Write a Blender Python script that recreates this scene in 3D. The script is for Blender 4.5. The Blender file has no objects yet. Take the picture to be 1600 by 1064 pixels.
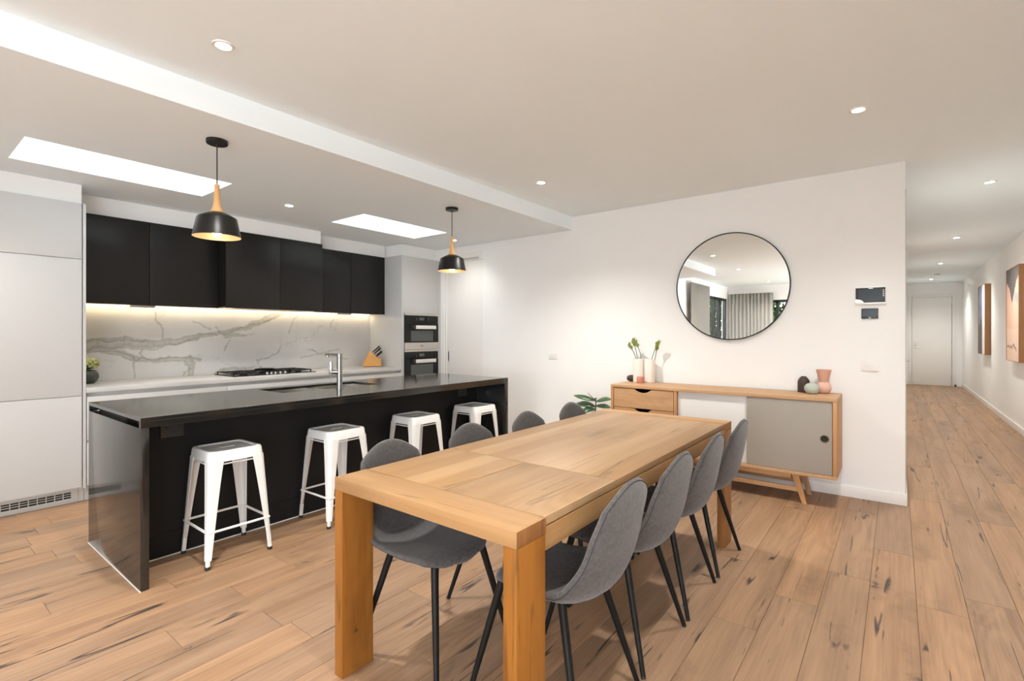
import bpy, bmesh, math, random
from mathutils import Vector, Matrix, noise as mnoise
R = math.radians
PI = math.pi
rnd = random.Random(7)
sc = bpy.context.scene
COL = sc.collection

# ------------------------------------------------------------------ camera
H = 1.35
cam = bpy.data.cameras.new('camera')
camo = bpy.data.objects.new('camera', cam)
COL.objects.link(camo)
cam.sensor_width = 36.0
cam.sensor_fit = 'HORIZONTAL'
cam.lens = 36.0 * 776.04 / 1600.0
cam.shift_y = (523.0 - 532.0) / 1600.0
cam.clip_start = 0.05
camo.location = (0, 0, H)
camo.rotation_euler = (R(90), 0, R(37.795))
sc.camera = camo

# ------------------------------------------------------------------ world, exposure
EXPOSURE = 1.0
SKY = 3.6
SPOT = 84.0
WARM = (0.97, 0.962, 0.90)
FILL = 62.0
sc.view_settings.view_transform = 'Standard'
sc.view_settings.look = 'None'
sc.view_settings.gamma = 1
sc.view_settings.use_curve_mapping = False
sc.view_settings.exposure = EXPOSURE
sc.cycles.use_denoising = True
sc.cycles.diffuse_bounces = 6
sc.cycles.sample_clamp_indirect = 6
w = bpy.data.worlds.new('overcast_sky')
sc.world = w
w.use_nodes = True
bg = w.node_tree.nodes['Background']
bg.inputs[0].default_value = (0.92, 0.96, 1.0, 1)
bg.inputs[1].default_value = SKY


def window_portal(loc, rot, sx, sy):
    l = bpy.data.lights.new('daylight_portal', 'AREA')
    l.shape = 'RECTANGLE'
    l.size, l.size_y = sx, sy
    l.cycles.is_portal = True
    o = bpy.data.objects.new('daylight_portal', l)
    o.location, o.rotation_euler = loc, rot
    COL.objects.link(o)


window_portal((-4.538, 1.18, 3.12), (0, 0, 0), 0.6, 1.2)
window_portal((-4.538, 3.63, 3.12), (0, 0, 0), 0.6, 1.17)
window_portal((-3.93, -4.09, 1.18), (0, R(-90), 0), 2.3, 2.0)
window_portal((-2.45, -5.23, 1.25), (R(90), 0, 0), 2.7, 2.0)

def added_fill(loc, rot, sx, sy, e):  # area lamp added as soft fill
    l = bpy.data.lights.new('added_fill', 'AREA')
    l.shape = 'RECTANGLE'
    l.size, l.size_y = sx, sy
    l.energy = e
    l.color = (0.84, 0.92, 1.0)
    o = bpy.data.objects.new('added_fill', l)
    o.location, o.rotation_euler = loc, rot
    COL.objects.link(o)


# lamps added for soft fill, set outside invented windows behind the camera
added_fill((1.52, -2.75, 1.27), (0, R(90), 0), 2.1, 3.5, FILL * 0.5)
added_fill((0.15, -5.34, 1.27), (R(90), 0, 0), 1.9, 2.1, FILL)

# ------------------------------------------------------------------ node helpers


class NT:
    def __init__(self, name):
        self.m = bpy.data.materials.new(name)
        self.m.use_nodes = True
        self.t = self.m.node_tree
        self.b = self.t.nodes['Principled BSDF']

    def n(self, typ, ins=None, **props):
        nd = self.t.nodes.new(typ)
        for k, v in props.items():
            setattr(nd, k, v)
        for k, v in (ins or {}).items():
            self.set(nd.inputs[k], v)
        return nd

    def set(self, sock, v):
        if isinstance(v, bpy.types.NodeSocket):
            self.t.links.new(v, sock)
        else:
            sock.default_value = v

    def math(self, op, a, b=0.0, c=0.0):
        nd = self.n('ShaderNodeMath', operation=op)
        self.set(nd.inputs[0], a)
        self.set(nd.inputs[1], b)
        self.set(nd.inputs[2], c)
        return nd.outputs[0]

    def vmath(self, op, a, b):
        nd = self.n('ShaderNodeVectorMath', operation=op)
        self.set(nd.inputs[0], a)
        self.set(nd.inputs[1], b)
        return nd.outputs[0]

    def noise(self, vec, scale, detail=3.0, rough=0.55, out='Fac'):
        nd = self.n('ShaderNodeTexNoise', {'Vector': vec, 'Scale': scale, 'Detail': detail, 'Roughness': rough})
        return nd.outputs[out]

    def ramp(self, fac, stops):
        nd = self.n('ShaderNodeValToRGB', {'Fac': fac})
        e = nd.color_ramp.elements
        while len(e) < len(stops):
            e.new(0.5)
        for el, (p, c) in zip(e, stops):
            el.position = p
            el.color = (*c, 1)
        return nd.outputs['Color']

    def smooth(self, v, a, b):
        nd = self.n('ShaderNodeMapRange', {'Value': v, 'From Min': a, 'From Max': b}, interpolation_type='SMOOTHSTEP')
        return nd.outputs[0]

    def mix(self, fac, a, b, mode='MIX'):
        nd = self.n('ShaderNodeMix', data_type='RGBA', blend_type=mode)
        self.set(nd.inputs['Factor'], fac)
        for s, v in (('A', a), ('B', b)):
            sock = [i for i in nd.inputs if i.name == s and i.type == 'RGBA'][0]
            self.set(sock, v if isinstance(v, bpy.types.NodeSocket) else (*v, 1))
        return [o for o in nd.outputs if o.type == 'RGBA'][0]

    def out(self, **kw):
        for k, v in kw.items():
            s = self.b.inputs[k.replace('_', ' ')]
            if not isinstance(v, bpy.types.NodeSocket) and s.type == 'RGBA':
                v = (*v, 1)
            self.set(s, v)
        return self.m

    def bump(self, h, strength=0.2, dist=0.01):
        nd = self.n('ShaderNodeBump', {'Height': h, 'Strength': strength, 'Distance': dist})
        self.set(self.b.inputs['Normal'], nd.outputs[0])


def srgb(r, g, b):
    f = lambda c: c / 12.92 if c <= 0.04045 else ((c + 0.055) / 1.055) ** 2.4
    return tuple(f(x / 255.0) for x in (r, g, b))


def plain(name, col, rough=0.5, metal=0.0, var=0.0, bump=0.0, bscale=200.0, spec=0.5, **kw):
    k = NT(name)
    tc = k.n('ShaderNodeTexCoord').outputs['Object']
    c = col
    if var:
        f = k.noise(tc, 3.0, 3)
        c = k.ramp(f, [(0.3, tuple(x * (1 - var) for x in col)), (0.7, tuple(min(1, x * (1 + var)) for x in col))])
    if bump:
        k.bump(k.noise(tc, bscale, 2), bump, 0.002)
    k.out(Base_Color=c, Roughness=rough, Metallic=metal, Specular_IOR_Level=spec, **kw)
    return k.m


def emit(name, col, strength):
    k = NT(name)
    k.out(Base_Color=(0.8, 0.8, 0.8), Emission_Color=col, Emission_Strength=strength)
    return k.m


def wood(name, light, mid, dark, axis=1, rough=0.45, tone=0.12, knots=0.6, cracks=1.0, bump=0.12, stave=0.0, grain=0.5, spec=0.4):
    k = NT(name)
    tc = k.n('ShaderNodeTexCoord').outputs['Object']
    rn = k.n('ShaderNodeObjectInfo').outputs['Random']
    off = k.n('ShaderNodeCombineXYZ', {0: k.math('MULTIPLY', rn, 37.0), 1: k.math('MULTIPLY', rn, 91.0), 2: k.math('MULTIPLY', rn, 53.0)}).outputs[0]
    p = k.vmath('ADD', tc, off)
    st = [1.0, 1.0, 1.0]
    st[axis] = 0.07
    ps = k.vmath('MULTIPLY', p, tuple(st))
    st2 = [1.0, 1.0, 1.0]
    st2[axis] = 0.22
    pm = k.vmath('MULTIPLY', p, tuple(st2))
    n1 = k.noise(ps, 11.0, 3, 0.6)
    stf = [1.0, 1.0, 1.0]
    stf[axis] = 0.028
    n2 = k.noise(k.vmath('MULTIPLY', p, tuple(stf)), 85.0, 4, 0.65)
    sf = k.noise(k.vmath('MULTIPLY', p, tuple(stf)), 34.0, 2, 0.5)
    n0 = k.noise(pm, 2.6, 2, 0.5)
    ring = k.math('SINE', k.math('MULTIPLY', n0, 130.0))
    rmask = k.smooth(k.noise(pm, 1.9, 1), 0.48, 0.66)
    g = k.math('ADD', k.math('MULTIPLY', n1, 0.55), k.math('MULTIPLY', n2, grain * 0.55))
    g = k.math('ADD', g, k.math('MULTIPLY', k.math('MULTIPLY', ring, rmask), 0.045))
    if stave:
        sep = k.n('ShaderNodeSeparateXYZ', {0: tc}).outputs[0 if axis == 1 else 1]
        idx = k.math('FLOOR', k.math('DIVIDE', sep, stave))
        wn = k.n('ShaderNodeTexWhiteNoise', {'W': k.math('ADD', idx, k.math('MULTIPLY', rn, 50.0))}, noise_dimensions='1D').outputs[0]
        g = k.math('ADD', g, k.math('MULTIPLY', k.math('SUBTRACT', wn, 0.5), 0.30))
    col = k.ramp(g, [(0.22, mid), (0.62, light)])
    # knots
    st3 = [6.5, 6.5, 6.5]
    st3[axis] = 2.1
    pk = k.vmath('ADD', k.vmath('MULTIPLY', p, tuple(st3)), k.vmath('MULTIPLY', k.noise(p, 14.0, 3, 0.6, 'Color'), (0.75, 0.75, 0.75)))
    vo = k.n('ShaderNodeTexVoronoi', {'Vector': pk, 'Scale': 1.0})
    cr = k.n('ShaderNodeSeparateColor', {0: vo.outputs['Color']}).outputs
    sel = k.math('LESS_THAN', cr[0], 0.30 * knots)
    kn = k.math('MULTIPLY', sel, k.math('SUBTRACT', 1.0, k.smooth(vo.outputs['Distance'], 0.02, k.math('ADD', 0.05, k.math('MULTIPLY', cr[1], 0.13)))))
    halo = k.math('MULTIPLY', sel, k.math('SUBTRACT', 1.0, k.smooth(vo.outputs['Distance'], 0.05, 0.62)))
    # cracks along the grain
    st4 = [1.0, 1.0, 1.0]
    st4[axis] = 0.055
    pc = k.vmath('MULTIPLY', p, tuple(st4))
    cn = k.math('ABSOLUTE', k.math('SUBTRACT', k.noise(pc, 8.0, 2, 0.5), 0.5))
    cm = k.smooth(k.noise(k.vmath('MULTIPLY', p, tuple([1.0 if i_ != axis else 0.30 for i_ in range(3)])), 7.0, 3, 0.6), 0.525, 0.605)
    ck = k.math('MULTIPLY', cracks, k.math('MULTIPLY', cm, k.math('SUBTRACT', 1.0, k.smooth(cn, 0.003, 0.016))))
    hsv = k.n('ShaderNodeHueSaturation', {'Saturation': k.math('ADD', 0.95, k.math('MULTIPLY', rn, 0.1)),
                                          'Value': k.math('ADD', 1.0 - tone, k.math('MULTIPLY', rn, 2 * tone)), 'Color': col}).outputs[0]
    streak = k.math('MULTIPLY', k.smooth(sf, 0.60, 0.74), 0.42 * grain)
    hsv = k.mix(streak, hsv, tuple(0.55 * x for x in mid))
    c = k.mix(k.math('MULTIPLY', halo, 0.35), hsv, tuple(0.55 * x for x in mid))
    c = k.mix(k.math('MULTIPLY', kn, 0.85), c, dark)
    c = k.mix(k.math('MULTIPLY', ck, 0.9), c, dark)
    k.bump(k.math('SUBTRACT', k.math('MULTIPLY', g, 0.6), k.math('ADD', ck, kn)), bump, 0.004)
    k.out(Base_Color=c, Roughness=k.math('ADD', rough, k.math('MULTIPLY', n2, 0.12)), Specular_IOR_Level=spec)
    return k.m


# ------------------------------------------------------------------ materials
M = {}
M['wall'] = plain('wall_paint', (0.875, 0.868, 0.855), 0.75, var=0.01, spec=0.2)
M['ceil'] = plain('ceiling_paint', (0.86, 0.925, 0.955), 0.85, spec=0.15)
M['trim'] = plain('trim_paint', (0.84, 0.82, 0.79), 0.45)
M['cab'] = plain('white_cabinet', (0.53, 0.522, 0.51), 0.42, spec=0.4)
M['cabin'] = plain('cabinet_carcass', (0.52, 0.51, 0.49), 0.5)  # off-white of carcasses, finger channels and the wall corner bead
M['kick'] = plain('kickboard_metal', (0.55, 0.54, 0.52), 0.4, 0.3)
M['blackcab'] = plain('black_cabinet', (0.010, 0.0092, 0.0085), 0.36, var=0.1, spec=0.35)
M['blackpanel'] = plain('black_panel', (0.008, 0.008, 0.008), 0.55, spec=0.3)
M['dark'] = plain('shade_and_oven_black', (0.012, 0.012, 0.012), 0.8)  # near-black standing in for shade in recesses and gaps; also oven bodies
M['plastic_w'] = plain('white_plastic', (0.82, 0.80, 0.77), 0.35)
M['plastic_b'] = plain('black_plastic', (0.02, 0.02, 0.02), 0.35)
M['outlet_b'] = plain('dark_grey_plate', (0.035, 0.035, 0.036), 0.4)
M['steel'] = plain('brushed_steel', (0.62, 0.58, 0.53), 0.32, 1.0, var=0.03)
M['chrome'] = plain('chrome', (0.30, 0.295, 0.285), 0.26, 1.0)
M['sinksteel'] = plain('sink_steel', (0.60, 0.57, 0.53), 0.22, 1.0)
M['ovenglass'] = plain('oven_black_glass', (0.012, 0.0115, 0.011), 0.18, spec=0.25)
M['ovenwin'] = plain('oven_window', (0.10, 0.11, 0.105), 0.15, spec=0.3)
M['silver'] = plain('satin_silver_handle', (0.86, 0.84, 0.80), 0.35, 0.4)
M['screen'] = plain('dark_screen', (0.02, 0.024, 0.028), 0.2, spec=0.2)
M['fabric_leg'] = plain('black_leg_metal', (0.006, 0.006, 0.006), 0.5, spec=0.25)
M['rubber'] = plain('black_rubber', (0.02, 0.02, 0.02), 0.7)
M['stool'] = plain('white_painted_metal', (0.78, 0.77, 0.75), 0.30, var=0.02)
M['matblack'] = plain('matt_black_metal', (0.009, 0.0082, 0.0076), 0.36, spec=0.3)
M['shade_in'] = plain('shade_inside_gilt', (0.45, 0.33, 0.20), 0.45, 0.2)
M['greydoor'] = plain('taupe_door', (0.34, 0.30, 0.255), 0.55, var=0.015)
M['whitedoor'] = plain('white_door', (0.76, 0.75, 0.73), 0.5)
M['brass'] = plain('aged_brass', (0.16, 0.115, 0.05), 0.4, 0.8)
M['vase_w'] = plain('pale_ceramic', (0.80, 0.73, 0.67), 0.6, var=0.01)
M['vase_p'] = plain('pink_ceramic', (0.66, 0.36, 0.26), 0.6, var=0.03)
M['vase_p2'] = plain('light_pink_ceramic', (0.74, 0.46, 0.36), 0.6, var=0.03)
M['vase_b'] = plain('brown_ceramic', (0.045, 0.025, 0.02), 0.5, var=0.1)
M['vase_m'] = plain('mint_ceramic', (0.45, 0.50, 0.44), 0.5, var=0.03)
M['vase_g'] = plain('dark_green_ceramic', (0.05, 0.06, 0.05), 0.45, var=0.1)
M['coral'] = plain('coral_wax', (0.62, 0.25, 0.17), 0.6)
M['stem'] = plain('green_stem', (0.06, 0.10, 0.03), 0.6)
M['bud'] = plain('yellow_green_bud', (0.22, 0.27, 0.05), 0.6, var=0.5)
M['hydr'] = plain('hydrangea_petal', (0.62, 0.62, 0.25), 0.7, var=0.35)
M['leaf'] = plain('rubber_leaf', (0.045, 0.10, 0.035), 0.35, var=0.35)
M['soil'] = plain('potting_soil', (0.04, 0.03, 0.02), 0.9)
M['curt'] = NT('grey_sheer_curtain').out(Base_Color=(0.42, 0.40, 0.37), Roughness=0.9, Transmission_Weight=0.0, Alpha=0.86)
M['led'] = emit('warm_led', (1.0, 0.78, 0.45), 5.0)
M['bulb'] = emit('bulb_glow', (1.0, 0.72, 0.38), 6.0)
M['down'] = emit('downlight_glow', (1.0, 0.93, 0.80), 30.0)
M['mirror'] = plain('mirror_glass', (0.86, 0.87, 0.85), 0.0, 1.0)
M['floor'] = wood('oak_plank', srgb(169, 134, 104), srgb(124, 93, 70), srgb(40, 36, 36), axis=1, rough=0.42, tone=0.11, knots=0.75, cracks=1.0, grain=0.8)
M['joint'] = plain('floor_joint', (0.16, 0.10, 0.065), 0.8)
M['tableY'] = wood('table_oak_lengthwise', srgb(177, 143, 104), srgb(149, 111, 72), srgb(74, 46, 26), axis=1, rough=0.40, tone=0.03, knots=0.8, cracks=0.45, stave=0.11, grain=0.45)
M['tableX'] = wood('table_oak_crosswise', srgb(184, 146, 104), srgb(156, 114, 71), srgb(74, 46, 26), axis=0, rough=0.40, tone=0.03, knots=0.8, cracks=0.45, grain=0.45)
M['tableZ'] = wood('table_oak_upright', srgb(164, 112, 56), srgb(132, 82, 35), srgb(52, 28, 12), axis=2, rough=0.42, tone=0.03, knots=0.6, cracks=0.5, grain=0.45)
M['endgrain'] = wood('oak_end_grain', srgb(146, 98, 54), srgb(104, 66, 34), srgb(70, 40, 20), axis=2, rough=0.5, tone=0.02, knots=0.0, cracks=0.6, grain=0.9)
M['sideX'] = wood('sideboard_oak', srgb(203, 160, 116), srgb(172, 128, 86), srgb(120, 75, 40), axis=0, rough=0.45, tone=0.02, knots=0.0, cracks=0.0, grain=0.7)
M['sideZ'] = wood('sideboard_oak_upright', srgb(199, 152, 106), srgb(168, 120, 78), srgb(120, 75, 40), axis=2, rough=0.45, tone=0.02, knots=0.0, cracks=0.0, grain=0.7)
M['beech'] = wood('beech', srgb(226, 182, 128), srgb(204, 154, 98), srgb(120, 70, 30), axis=2, rough=0.4, tone=0.02, knots=0.0, cracks=0.0, grain=0.3)
M['beechX'] = wood('block_beech', srgb(224, 172, 108), srgb(206, 150, 86), srgb(120, 70, 30), axis=0, rough=0.4, tone=0.02, knots=0.0, cracks=0.0, grain=0.3)
M['picwood'] = wood('picture_frame_oak', srgb(176, 128, 86), srgb(150, 104, 66), srgb(90, 55, 30), axis=2, rough=0.5, tone=0.02, knots=0.0, cracks=0.0)


def stone_black():
    k = NT('black_engineered_stone')
    tc = k.n('ShaderNodeTexCoord').outputs['Object']
    f = k.noise(tc, 90.0, 3)
    c = k.ramp(f, [(0.45, (0.011, 0.0105, 0.010)), (0.75, (0.018, 0.0172, 0.0165))])
    return k.out(Base_Color=c, Roughness=0.12, Specular_IOR_Level=0.95)


def marble(attr):
    k = NT('white_marble_slab' if attr else 'white_marble_bench')
    tc = k.n('ShaderNodeTexCoord').outputs['Object']
    base = k.ramp(k.noise(tc, 2.2, 3), [(0.3, (0.50, 0.49, 0.475)), (0.7, (0.58, 0.57, 0.555))])
    ridge = k.math('ABSOLUTE', k.math('SUBTRACT', k.noise(k.vmath('MULTIPLY', tc, (1, 0.5, 1)), 2.4, 6, 0.6), 0.5))
    rm = k.smooth(k.noise(tc, 1.3, 2), 0.5, 0.62)
    fine = k.math('MULTIPLY', rm, k.math('SUBTRACT', 1.0, k.smooth(ridge, 0.0, 0.012)))
    c = k.mix(k.math('MULTIPLY', fine, 0.35), base, (0.33, 0.31, 0.28))
    if attr:
        a = k.n('ShaderNodeAttribute', attribute_name='vein')
        s = k.n('ShaderNodeSeparateColor', {0: a.outputs['Color']}).outputs
        c = k.mix(k.math('MULTIPLY', s[0], k.math('ADD', 0.45, k.math('MULTIPLY', k.noise(tc, 14.0, 4), 0.7))), c, (0.30, 0.285, 0.25))
        c = k.mix(k.math('MULTIPLY', s[1], 0.65), c, (0.21, 0.195, 0.17))
    return k.out(Base_Color=c, Roughness=0.22 if attr else 0.25, Specular_IOR_Level=0.4)


def fabric():
    k = NT('grey_felt_fabric')
    tc = k.n('ShaderNodeTexCoord').outputs['Object']
    f = k.noise(tc, 420.0, 2, 0.7)
    f2 = k.noise(tc, 60.0, 3)
    g = k.math('ADD', k.math('MULTIPLY', f, 0.7), k.math('MULTIPLY', f2, 0.3))
    c = k.ramp(g, [(0.32, (0.038, 0.035, 0.035)), (0.68, (0.142, 0.132, 0.129))])
    k.bump(f, 0.35, 0.003)
    return k.out(Base_Color=c, Roughness=0.95, Specular_IOR_Level=0.15, Sheen_Weight=0.25, Sheen_Roughness=0.5)


M['stone'] = stone_black()
M['splash'] = marble(True)
M['bench'] = marble(False)
M['fabric'] = fabric()
M['seam'] = plain('dark_grey_seam', (0.035, 0.035, 0.038), 0.9)


def glass(name):
    k = NT(name)
    k.out(Base_Color=(1, 1, 1), Roughness=0.0, IOR=1.05, Transmission_Weight=1.0, Specular_IOR_Level=0.3)
    return k.m


M['glass'] = glass('clear_glass')


def vcol(name, rough):
    k = NT(name)
    a = k.n('ShaderNodeAttribute', attribute_name='paint')
    return k.out(Base_Color=a.outputs['Color'], Roughness=rough)


M['canvas'] = vcol('painted_canvas', 0.7)

# ------------------------------------------------------------------ mesh builder
BASE = {}


class MB:
    def __init__(self):
        self.v, self.f = [], []

    def add(self, vs, fs):
        n = len(self.v)
        self.v += [tuple(p) for p in vs]
        self.f += [tuple(i + n for i in f) for f in fs]
        return self

    def box(self, x0, x1, y0, y1, z0, z1, b=0.0):
        x0, x1 = min(x0, x1), max(x0, x1)
        y0, y1 = min(y0, y1), max(y0, y1)
        z0, z1 = min(z0, z1), max(z0, z1)
        if b <= 0:
            vs = [(x, y, z) for z in (z0, z1) for y in (y0, y1) for x in (x0, x1)]
            return self.add(vs, [(0, 2, 3, 1), (4, 5, 7, 6), (0, 1, 5, 4), (2, 6, 7, 3), (0, 4, 6, 2), (1, 3, 7, 5)])
        bm = bmesh.new()
        bmesh.ops.create_cube(bm, size=1)
        for v in bm.verts:
            v.co = Vector(((x0 + x1) / 2 + v.co.x * (x1 - x0), (y0 + y1) / 2 + v.co.y * (y1 - y0), (z0 + z1) / 2 + v.co.z * (z1 - z0)))
        bmesh.ops.bevel(bm, geom=bm.edges[:], offset=b, segments=2, profile=0.6, affect='EDGES')
        bm.verts.index_update()
        self.add([v.co[:] for v in bm.verts], [[v.index for v in f.verts] for f in bm.faces])
        bm.free()
        return self

    def tube(self, pts, rad, n=10, cap=True):
        pts = [Vector(p) for p in pts]
        if not isinstance(rad, (list, tuple)):
            rad = [rad] * len(pts)
        rings = []
        up = None
        for i, p in enumerate(pts):
            t = (pts[min(i + 1, len(pts) - 1)] - pts[max(i - 1, 0)]).normalized()
            if up is None:
                up = Vector((0, 0, 1)) if abs(t.z) < 0.9 else Vector((1, 0, 0))
            a = t.cross(up).normalized()
            up = a.cross(t).normalized()
            rings.append([p + rad[i] * (math.cos(2 * PI * k / n) * a + math.sin(2 * PI * k / n) * up) for k in range(n)])
        return self.loft(rings, cap)

    def loft(self, rings, cap=True, closed=False):
        n = len(rings[0])
        vs = [p for r in rings for p in r]
        fs = []
        m = len(rings)
        for i in range(m if closed else m - 1):
            j = (i + 1) % m
            for k in range(n):
                l = (k + 1) % n
                fs.append((i * n + k, i * n + l, j * n + l, j * n + k))
        if cap and not closed:
            fs.append(tuple(range(n))[::-1])
            fs.append(tuple((m - 1) * n + k for k in range(n)))
        return self.add(vs, fs)

    def lathe(self, prof, c=(0, 0, 0), n=32, cap=True):
        rings = [[(c[0] + r * math.cos(2 * PI * k / n), c[1] + r * math.sin(2 * PI * k / n), c[2] + z) for k in range(n)] for r, z in prof]
        return self.loft(rings, cap)

    def prism(self, poly, lo, hi, axis=1):
        def P(a, b, t):
            return {0: (t, a, b), 1: (a, t, b), 2: (a, b, t)}[axis]
        n = len(poly)
        vs = [P(a, b, lo) for a, b in poly] + [P(a, b, hi) for a, b in poly]
        fs = [tuple(range(n)), tuple(range(n, 2 * n))[::-1]] + [(k, k + n, (k + 1) % n + n, (k + 1) % n) for k in range(n)]
        return self.add(vs, fs)

    def xform(self, mat):
        self.v = [tuple(mat @ Vector(p)) for p in self.v]
        return self

    def build(self, name, mat, parent=None, loc=None, smooth=True, ang=38):
        o0 = Vector((0, 0, 0))
        if parent is not None:
            o0 = BASE.get(parent.name, Vector((0, 0, 0)))
        elif loc is not None:
            o0 = Vector(loc)
        me = bpy.data.meshes.new(name)
        me.from_pydata([tuple(Vector(p) - o0) for p in self.v], [], self.f)
        bm = bmesh.new()
        bm.from_mesh(me)
        bmesh.ops.recalc_face_normals(bm, faces=bm.faces[:])
        bm.to_mesh(me)
        bm.free()
        if smooth:
            me.polygons.foreach_set('use_smooth', [True] * len(me.polygons))
            me.set_sharp_from_angle(angle=R(ang))
        me.materials.append(mat)
        me.update()
        o = bpy.data.objects.new(name, me)
        COL.objects.link(o)
        if parent is not None:
            o.parent = parent
        elif loc is not None:
            o.location = loc
        BASE[o.name] = o0
        return o


def tag(o, label=None, cat=None, group=None, kind=None):
    for k, v in (('label', label), ('category', cat), ('group', group), ('kind', kind)):
        if v:
            o[k] = v
    return o


def thing(name, loc, label, cat, group=None):
    o = bpy.data.objects.new(name, None)
    o.empty_display_size = 0.1
    o.location = loc
    COL.objects.link(o)
    BASE[o.name] = Vector(loc)
    return tag(o, label, cat, group)


def copy_tree(o, parent=None):
    c = o.copy()
    COL.objects.link(c)
    if parent is not None:
        c.parent = parent
    for ch in [x for x in bpy.data.objects if x.parent == o]:
        copy_tree(ch, c)
    return c


def struct(mb, name, mat, parent=None, **kw):
    o = mb.build(name, mat, parent, **kw)
    o['kind'] = 'structure'
    return o


def setup(name):
    o = bpy.data.objects.new(name, None)
    COL.objects.link(o)
    BASE[o.name] = Vector((0, 0, 0))
    o['kind'] = 'structure'
    return o


# ------------------------------------------------------------------ room shell
YM = 5.0          # wall with the mirror
XR = 1.335        # corridor's right wall
XK = -5.86        # kitchen back wall
YE = 17.35        # corridor end
YB = -5.15        # back of the room
XS = -3.85        # side of the living end
YK = -0.80        # end of the kitchen recess
ZC, ZK = 2.72, 2.569
XB = -2.99        # bulkhead face

# floor: sub-floor with joints showing, single planks on top
fl = struct(MB().box(XK - 0.1, XR + 0.1, YB - 0.1, YE + 0.1, -0.06, -0.004), 'floor', M['joint'], smooth=False)
PW = 0.194
JOINTS = {-22: [0.695], -20: [0.618], -15: [0.531, 2.9], -11: [0.823, 3.0], -14: [0.996], -13: [1.503], -10: [1.17],
          -1: [2.474, 4.39, 6.3], 0: [2.879, 5.0], 1: [1.5, 3.352], 2: [3.886, 5.9], 4: [3.431, 5.38], 5: [4.912, 6.9], -6: [1.417, 3.4]}


def plank(x0, x1, y0, y1):
    b, g = 0.0012, 0.0007
    x0, x1, y0, y1 = x0 + g, x1 - g, y0 + g, y1 - g
    c = ((x0 + x1) / 2, (y0 + y1) / 2, 0.0)
    vs = []
    for z, d in ((-0.004, 0), (-b, 0), (0.0, b)):
        vs += [(x0 + d, y0 + d, z), (x1 - d, y0 + d, z), (x1 - d, y1 - d, z), (x0 + d, y1 - d, z)]
    fs = [(8, 9, 10, 11)]
    for i in (0, 4):
        for k in range(4):
            l = (k + 1) % 4
            fs.append((i + k, i + l, i + l + 4, i + k + 4))
    mb = MB().add([(v[0], v[1], v[2]) for v in vs], fs)
    me_o = mb.build('plank', M['floor'], None, c, smooth=False)
    me_o.parent = fl
    return me_o


k = -28
while True:
    x0 = -0.505 + PW * k
    x1 = x0 + PW
    if x0 > XR:
        break
    x0c, x1c = max(x0, XK), min(x1, XR)
    if x1c - x0c > 0.01:
        ya = YK if x1 <= XS else YB
        yb = YE if x1 > 0.06 else YM
        cuts = sorted(JOINTS.get(k, []))
        c0 = cuts[0] if cuts else 0.3 + rnd.random() * 1.6
        y = c0
        allc = [c0]
        while y > ya + 0.4:
            y -= 1.5 + rnd.random() * 0.8
            allc.append(y)
        allc += cuts[1:]
        y = max(allc)
        while y < yb:
            y += 1.25 + rnd.random() * 1.0
            allc.append(y)
        allc = [ya] + sorted(c for c in allc if ya + 0.25 < c < yb - 0.25) + [yb]
        for a, b in zip(allc, allc[1:]):
            if b - a > 0.02:
                plank(x0c, x1c, a, b)
    k += 1

# ceilings
struct(MB().box(XB, XR + 0.1, YB - 0.1, YE + 0.1, ZC, ZC + 0.15).box(XS - 0.1, XB, YB - 0.1, YK, ZC, ZC + 0.15), 'ceiling', M['ceil'], smooth=False)
SKYL = [(-4.835, -4.24, 0.577, 1.783), (-4.835, -4.25, 3.045, 4.212)]
mb = MB()
ys = [YK, SKYL[0][2], SKYL[0][3], SKYL[1][2], SKYL[1][3], YM]
for i, (a, b) in enumerate(zip(ys, ys[1:])):
    if i in (1, 3):
        s = SKYL[i // 2]
        mb.box(XK - 0.1, s[0], a, b, ZK, ZC + 0.15).box(s[1], XB, a, b, ZK, ZC + 0.15)
    else:
        mb.box(XK - 0.1, XB, a, b, ZK, ZC + 0.15)
struct(mb, 'ceiling', M['ceil'], smooth=False)
for i, s in enumerate(SKYL):
    g = setup('window_%d' % (i + 1))
    t = 0.04
    mb = MB()
    mb.box(s[0] - t, s[0], s[2] - t, s[3] + t, ZC + 0.15, 3.1).box(s[1], s[1] + t, s[2] - t, s[3] + t, ZC + 0.15, 3.1)
    mb.box(s[0], s[1], s[2] - t, s[2], ZC + 0.15, 3.1).box(s[0], s[1], s[3], s[3] + t, ZC + 0.15, 3.1)
    mb.build('skylight_shaft', M['trim'], g, smooth=False)
    MB().box(s[0] - t, s[1] + t, s[2] - t, s[3] + t, 3.1, 3.108).build('pane', M['glass'], g, smooth=False)

# walls
TH = 0.14
struct(MB().box(XK - TH, XK, YK, YM + TH, 0, ZK), 'wall_kitchen', M['wall'], smooth=False)
struct(MB().box(XK, XS - TH, YK - TH, YK, 0, ZK), 'wall_side', M['wall'], smooth=False)
DX0, DX1, DZ = -5.10, -4.372, 2.46
struct(MB().box(XK, DX0, YM, YM + TH, 0, ZK).box(DX0, DX1, YM, YM + TH, DZ, ZK).box(DX1, XB, YM, YM + TH, 0, ZK)
       .box(XB, 0.05, YM, YM + TH, 0, ZC), 'wall_back', M['wall'], smooth=False)
struct(MB().box(0.05 - TH, 0.05, YM + TH, YE, 0, ZC), 'wall_left', M['wall'], smooth=False)
W5 = (-4.55, -0.95, 0.15, 2.38)
struct(MB().box(XR, XR + TH, YB, W5[0], 0, ZC).box(XR, XR + TH, W5[0], W5[1], 0, W5[2]).box(XR, XR + TH, W5[0], W5[1], W5[3], ZC)
       .box(XR, XR + TH, W5[1], YE, 0, ZC), 'wall_right', M['wall'], smooth=False)
wi = setup('window_5')  # invented window, out of view, lets the added side fill lamp in
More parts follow.
